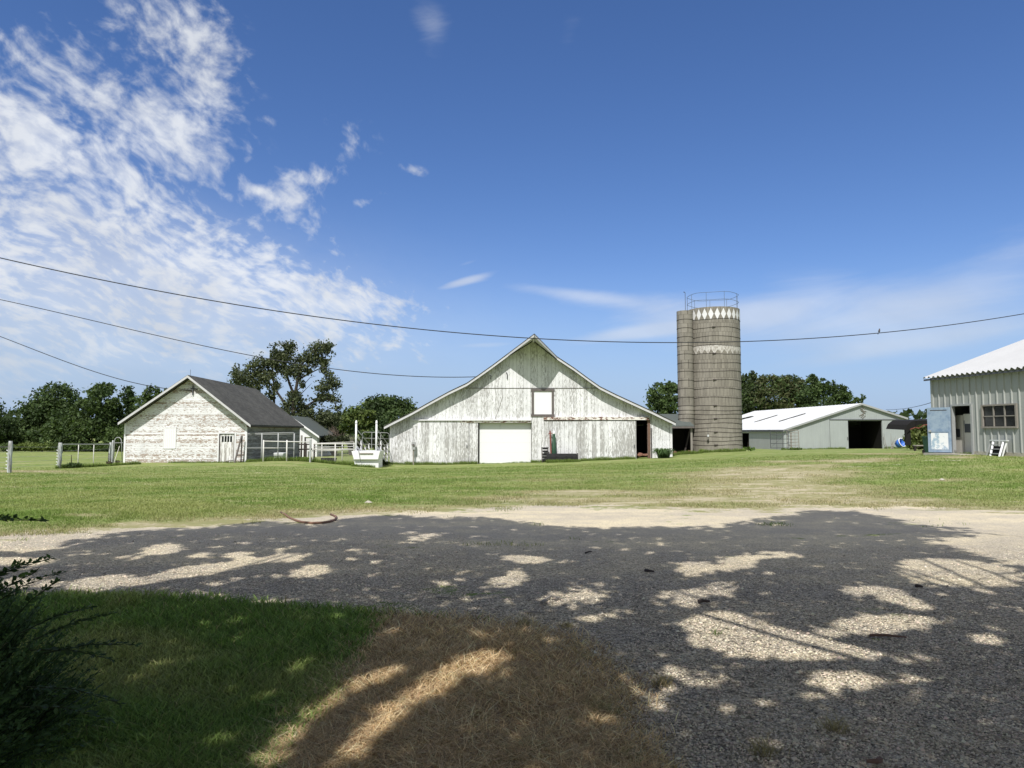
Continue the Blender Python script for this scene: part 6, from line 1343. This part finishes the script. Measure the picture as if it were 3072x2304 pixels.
# ================================================================= shade trees behind the camera
SH = [gpt(*p) for p in [(-1500, 1640), (0, 1642), (140, 1640), (200, 1622), (300, 1606), (450, 1592), (625, 1580), (760, 1565), (970, 1568), (1040, 1553), (1180, 1546), (1300, 1548), (1536, 1556), (1690, 1580), (2150, 1576), (2260, 1555), (2410, 1530), (2580, 1530), (2700, 1556), (2790, 1572), (2910, 1582), (3000, 1605), (2780, 1625), (2900, 1650), (3072, 1690), (4300, 1720)]] + [(9, -1.0), (-8, -1.0)]
def Rr_(cx, cy, rx, ry, rot=0, w_=1.0): return (1536 + cx / 1.44, 1450 + cy / 1.44, rx / 1.44, ry / 1.44, rot, w_)
def Ll_(cx, cy, rx, ry, rot=0, w_=1.0): return (cx / 1.44, 1450 + cy / 1.44, rx / 1.44, ry / 1.44, rot, w_)
LIT = [Rr_(930, 620, 190, 70), Rr_(1090, 690, 330, 70, 4), Rr_(1350, 720, 260, 45, 4), Rr_(1640, 745, 200, 22, 6, .8), Rr_(1600, 610, 250, 44, -3), Rr_(1400, 630, 90, 40, 0, .9), Rr_(1200, 600, 120, 25, 20, .55), Rr_(1950, 390, 270, 58, 4), Rr_(1780, 345, 110, 20, 3), Rr_(1560, 468, 140, 20, 3, .9), Rr_(1700, 510, 120, 28, 16), Rr_(1580, 500, 90, 12, 5, .6), Rr_(1620, 545, 60, 10, 0, .6),
       Rr_(800, 370, 95, 34, 0, .9), Rr_(980, 345, 90, 34, -8, .95), Rr_(1130, 312, 120, 18, 0, .85), Rr_(1105, 390, 32, 9, 0, .8), Rr_(900, 325, 50, 12, 0, .6), Rr_(740, 495, 140, 40, -4, .85), Rr_(905, 452, 70, 32, 0, .85), Rr_(1090, 480, 44, 12, 0, .6), Rr_(740, 435, 50, 9, 0, .5), Rr_(800, 525, 90, 14, 0, .7), Rr_(280, 490, 150, 40, -4, .8), Rr_(350, 450, 100, 26, 0, .7), Rr_(370, 580, 90, 22, -4, .8), Rr_(60, 325, 95, 18, 3), Rr_(15, 405, 48, 34), Rr_(480, 400, 100, 12, -10, .5),
       Rr_(780, 835, 120, 36, 10, .85), Rr_(1440, 850, 180, 42, 4, .95), Rr_(1740, 850, 75, 34, 0, .85), Rr_(1500, 905, 90, 30, 0, .7), Rr_(600, 885, 120, 55, 10, .6), Rr_(560, 940, 90, 50, 0, .5), Rr_(2060, 680, 80, 34, 10, .7), Rr_(2030, 945, 110, 38, 10, .45), Rr_(2120, 540, 90, 20, 10, .55), Rr_(1300, 910, 60, 16, 0, .45), Rr_(2190, 790, 60, 20, 0, .4), Rr_(2080, 265, 200, 22, 6, .8), Rr_(1880, 200, 60, 10, 0, .5), Rr_(1500, 375, 40, 9, 0, .5), Rr_(1610, 400, 50, 10, 0, .45), Rr_(1740, 425, 90, 12, 6, .7),
       Ll_(100, 275, 150, 22, -3), Ll_(60, 340, 190, 20, 0), Ll_(120, 430, 160, 24, 0), Ll_(700, 290, 95, 22, -6, .95), Ll_(560, 320, 90, 12, -4, .6), Ll_(860, 316, 45, 10, 0, .9), Ll_(1030, 310, 62, 13, -6), Ll_(1065, 330, 70, 12, -6), Ll_(860, 380, 190, 26, -8), Ll_(700, 410, 150, 20, -8, .9), Ll_(430, 430, 160, 26, -8), Ll_(500, 455, 120, 14, -8, .6), Ll_(950, 428, 90, 16, -8, .9), Ll_(1230, 322, 95, 19, -4), Ll_(1340, 380, 90, 32, -8, .9), Ll_(1180, 400, 70, 14, 0, .5), Ll_(1520, 326, 34, 7, 0, .9), Ll_(1620, 336, 34, 10, 0, .9),
       Ll_(1830, 232, 90, 11, -6, .85), Ll_(1800, 255, 70, 8, -6, .6), Ll_(1440, 250, 70, 8, -8, .6), Ll_(1050, 262, 60, 6, -4, .6), Ll_(1170, 512, 100, 10, -4, .8), Ll_(1260, 495, 80, 10, -4, .7), Ll_(1570, 495, 60, 9, 0, .7), Ll_(1950, 430, 100, 16, 0, .6), Ll_(2170, 425, 60, 28, 0, .9), Ll_(2130, 370, 60, 12, 0, .5), Ll_(330, 300, 100, 9, -4, .6), Ll_(1430, 570, 140, 24, 0, .45), Ll_(640, 850, 150, 40, -30, .42), Ll_(430, 960, 110, 40, -20, .45), Ll_(900, 1130, 180, 40, -15, .22), Ll_(540, 580, 120, 16, -10, .3),
       Ll_(2040, 800, 150, 52, -16), Ll_(1900, 880, 160, 56, -34), Ll_(1730, 985, 150, 52, -38), Ll_(1600, 1095, 130, 50, -40), Ll_(1500, 1180, 80, 44, -40), Ll_(1640, 855, 140, 28, -24), Ll_(1470, 935, 120, 34, -34), Ll_(1350, 1030, 120, 40, -42), Ll_(1240, 1140, 110, 48, -40), Ll_(1170, 1225, 90, 55, -30), Ll_(2110, 690, 90, 16, -4, .5), Ll_(1680, 650, 80, 14, -10, .35)]
def lit(px, py):
    out = np.zeros(px.shape)
    for cx, cy, rx, ry, ro, w_ in LIT:
        ca, sa = math.cos(R(ro)), math.sin(R(ro)); dx_ = px - cx; dy_ = py - cy; u = (dx_ * ca + dy_ * sa) / rx; v_ = (-dx_ * sa + dy_ * ca) / ry; q = u * u + v_ * v_
        out = np.maximum(out, w_ * np.clip((1.42 - q) / .5, 0, 1))
    return out
TR = [(-5.5, -4.5), (3.2, -5.0), (11.5, -2.5)]
N = 190000; gx = rng.uniform(-11, 15, N); gy = rng.uniform(-1.0, 15.6, N)
sd_ = sdist(gx, gy, SH) + (vnoise(gx * 2.3, gy * 2.3, 4, 3) - .5) * .55; px, py = proj(gx, np.maximum(gy, .6), 0 * gx); li = lit(px, py) * (gy > 1.6)
fleck = vnoise(gx * 3.2 + 9, gy * 3.2, 21, 3)
acc = (rng.uniform(0, 1, N) < np.clip(sd_ / .45, 0, 1)) & (rng.uniform(0, 1, N) > li * 1.08) & ((fleck < .70 + .12 * (gy < 6.5)) | (rng.uniform(0, 1, N) > .7)); gx, gy = gx[acc], gy[acc]; N = len(gx)
hmin = np.maximum(5.2, (1.6 + .70 * gy) / (1 + .70 * .747)) + .5; hh_ = hmin + rng.uniform(0, 1, N) ** 1.3 * 3.2 * (1.2 - .2); tt = hh_ / S.z
pts = np.stack([gx + S.x * tt, gy + S.y * tt, hh_], 1)
cd = pts[:, 1] * cp + (pts[:, 2] - CH) * sp; pxx = 1536 + F * pts[:, 0] / np.maximum(cd, .05); pyy = 1152 - F * ((pts[:, 2] - CH) * cp - pts[:, 1] * sp) / np.maximum(cd, .05)
vis = (cd > .05) & (pyy > -170) & (pxx > -250) & (pxx < 3320); pts = pts[~vis]; N = len(pts)
ti = np.argmin([np.hypot(pts[:, 0] - a_, pts[:, 1] - b_ - 3) for a_, b_ in TR], 0)
gsr = 'shade trees standing behind the viewpoint'
for i, (tx_, ty_) in enumerate(TR):
    p = pts[ti == i]; n = len(p); t = thing('shade_tree', ('big shade tree casting shadows on the left lawn', 'big shade tree casting shadows on the straw patch', 'big shade tree casting shadows on the right gravel')[i], 'tree', (tx_, ty_, 0), gsr)
    nr = unit(np.array([[S.x, S.y, S.z]]) * 1.2 + rng.normal(size=(n, 3)) * .8); v, f = cards(p, rng.uniform(.07, .17, n), nr, 1.7)
    np_mesh('crown', v, f, 'foliage', t, rep(colr(n, (.05, .085, .03)), 4))
    mb = MB(); mb.tube([(tx_, ty_, -.2), (tx_ + .1, ty_, 2.5), (tx_ + .05, ty_ + .2, 5)], [.42, .34, .28], 10)
    for j in range(26):
        q = Vector([float(c_) for c_ in p[rng.integers(0, n)]]); a0 = Vector((tx_ + .05, ty_ + .2, 4.2 + random.random())); m_ = a0.lerp(q, .4) + Vector((random.uniform(-.8, .8), random.uniform(-.5, .5), .9)); m2 = a0.lerp(q, .75) + Vector((random.uniform(-.6, .6), random.uniform(-.4, .4), .3)); mb.tube([a0, m_, m2, q], [.09, .05, .03, .008], 6)
        for l_ in range(4): e_ = m2 + Vector((random.uniform(-1.2, 1.2), random.uniform(-1, .3), random.uniform(0, 1.2))); mb.tube([m2, (m2 + e_) / 2 + Vector((.1, 0, .1)), e_], [.018, .012, .005], 4)
    mb.build('trunk', 'bark', t, True)
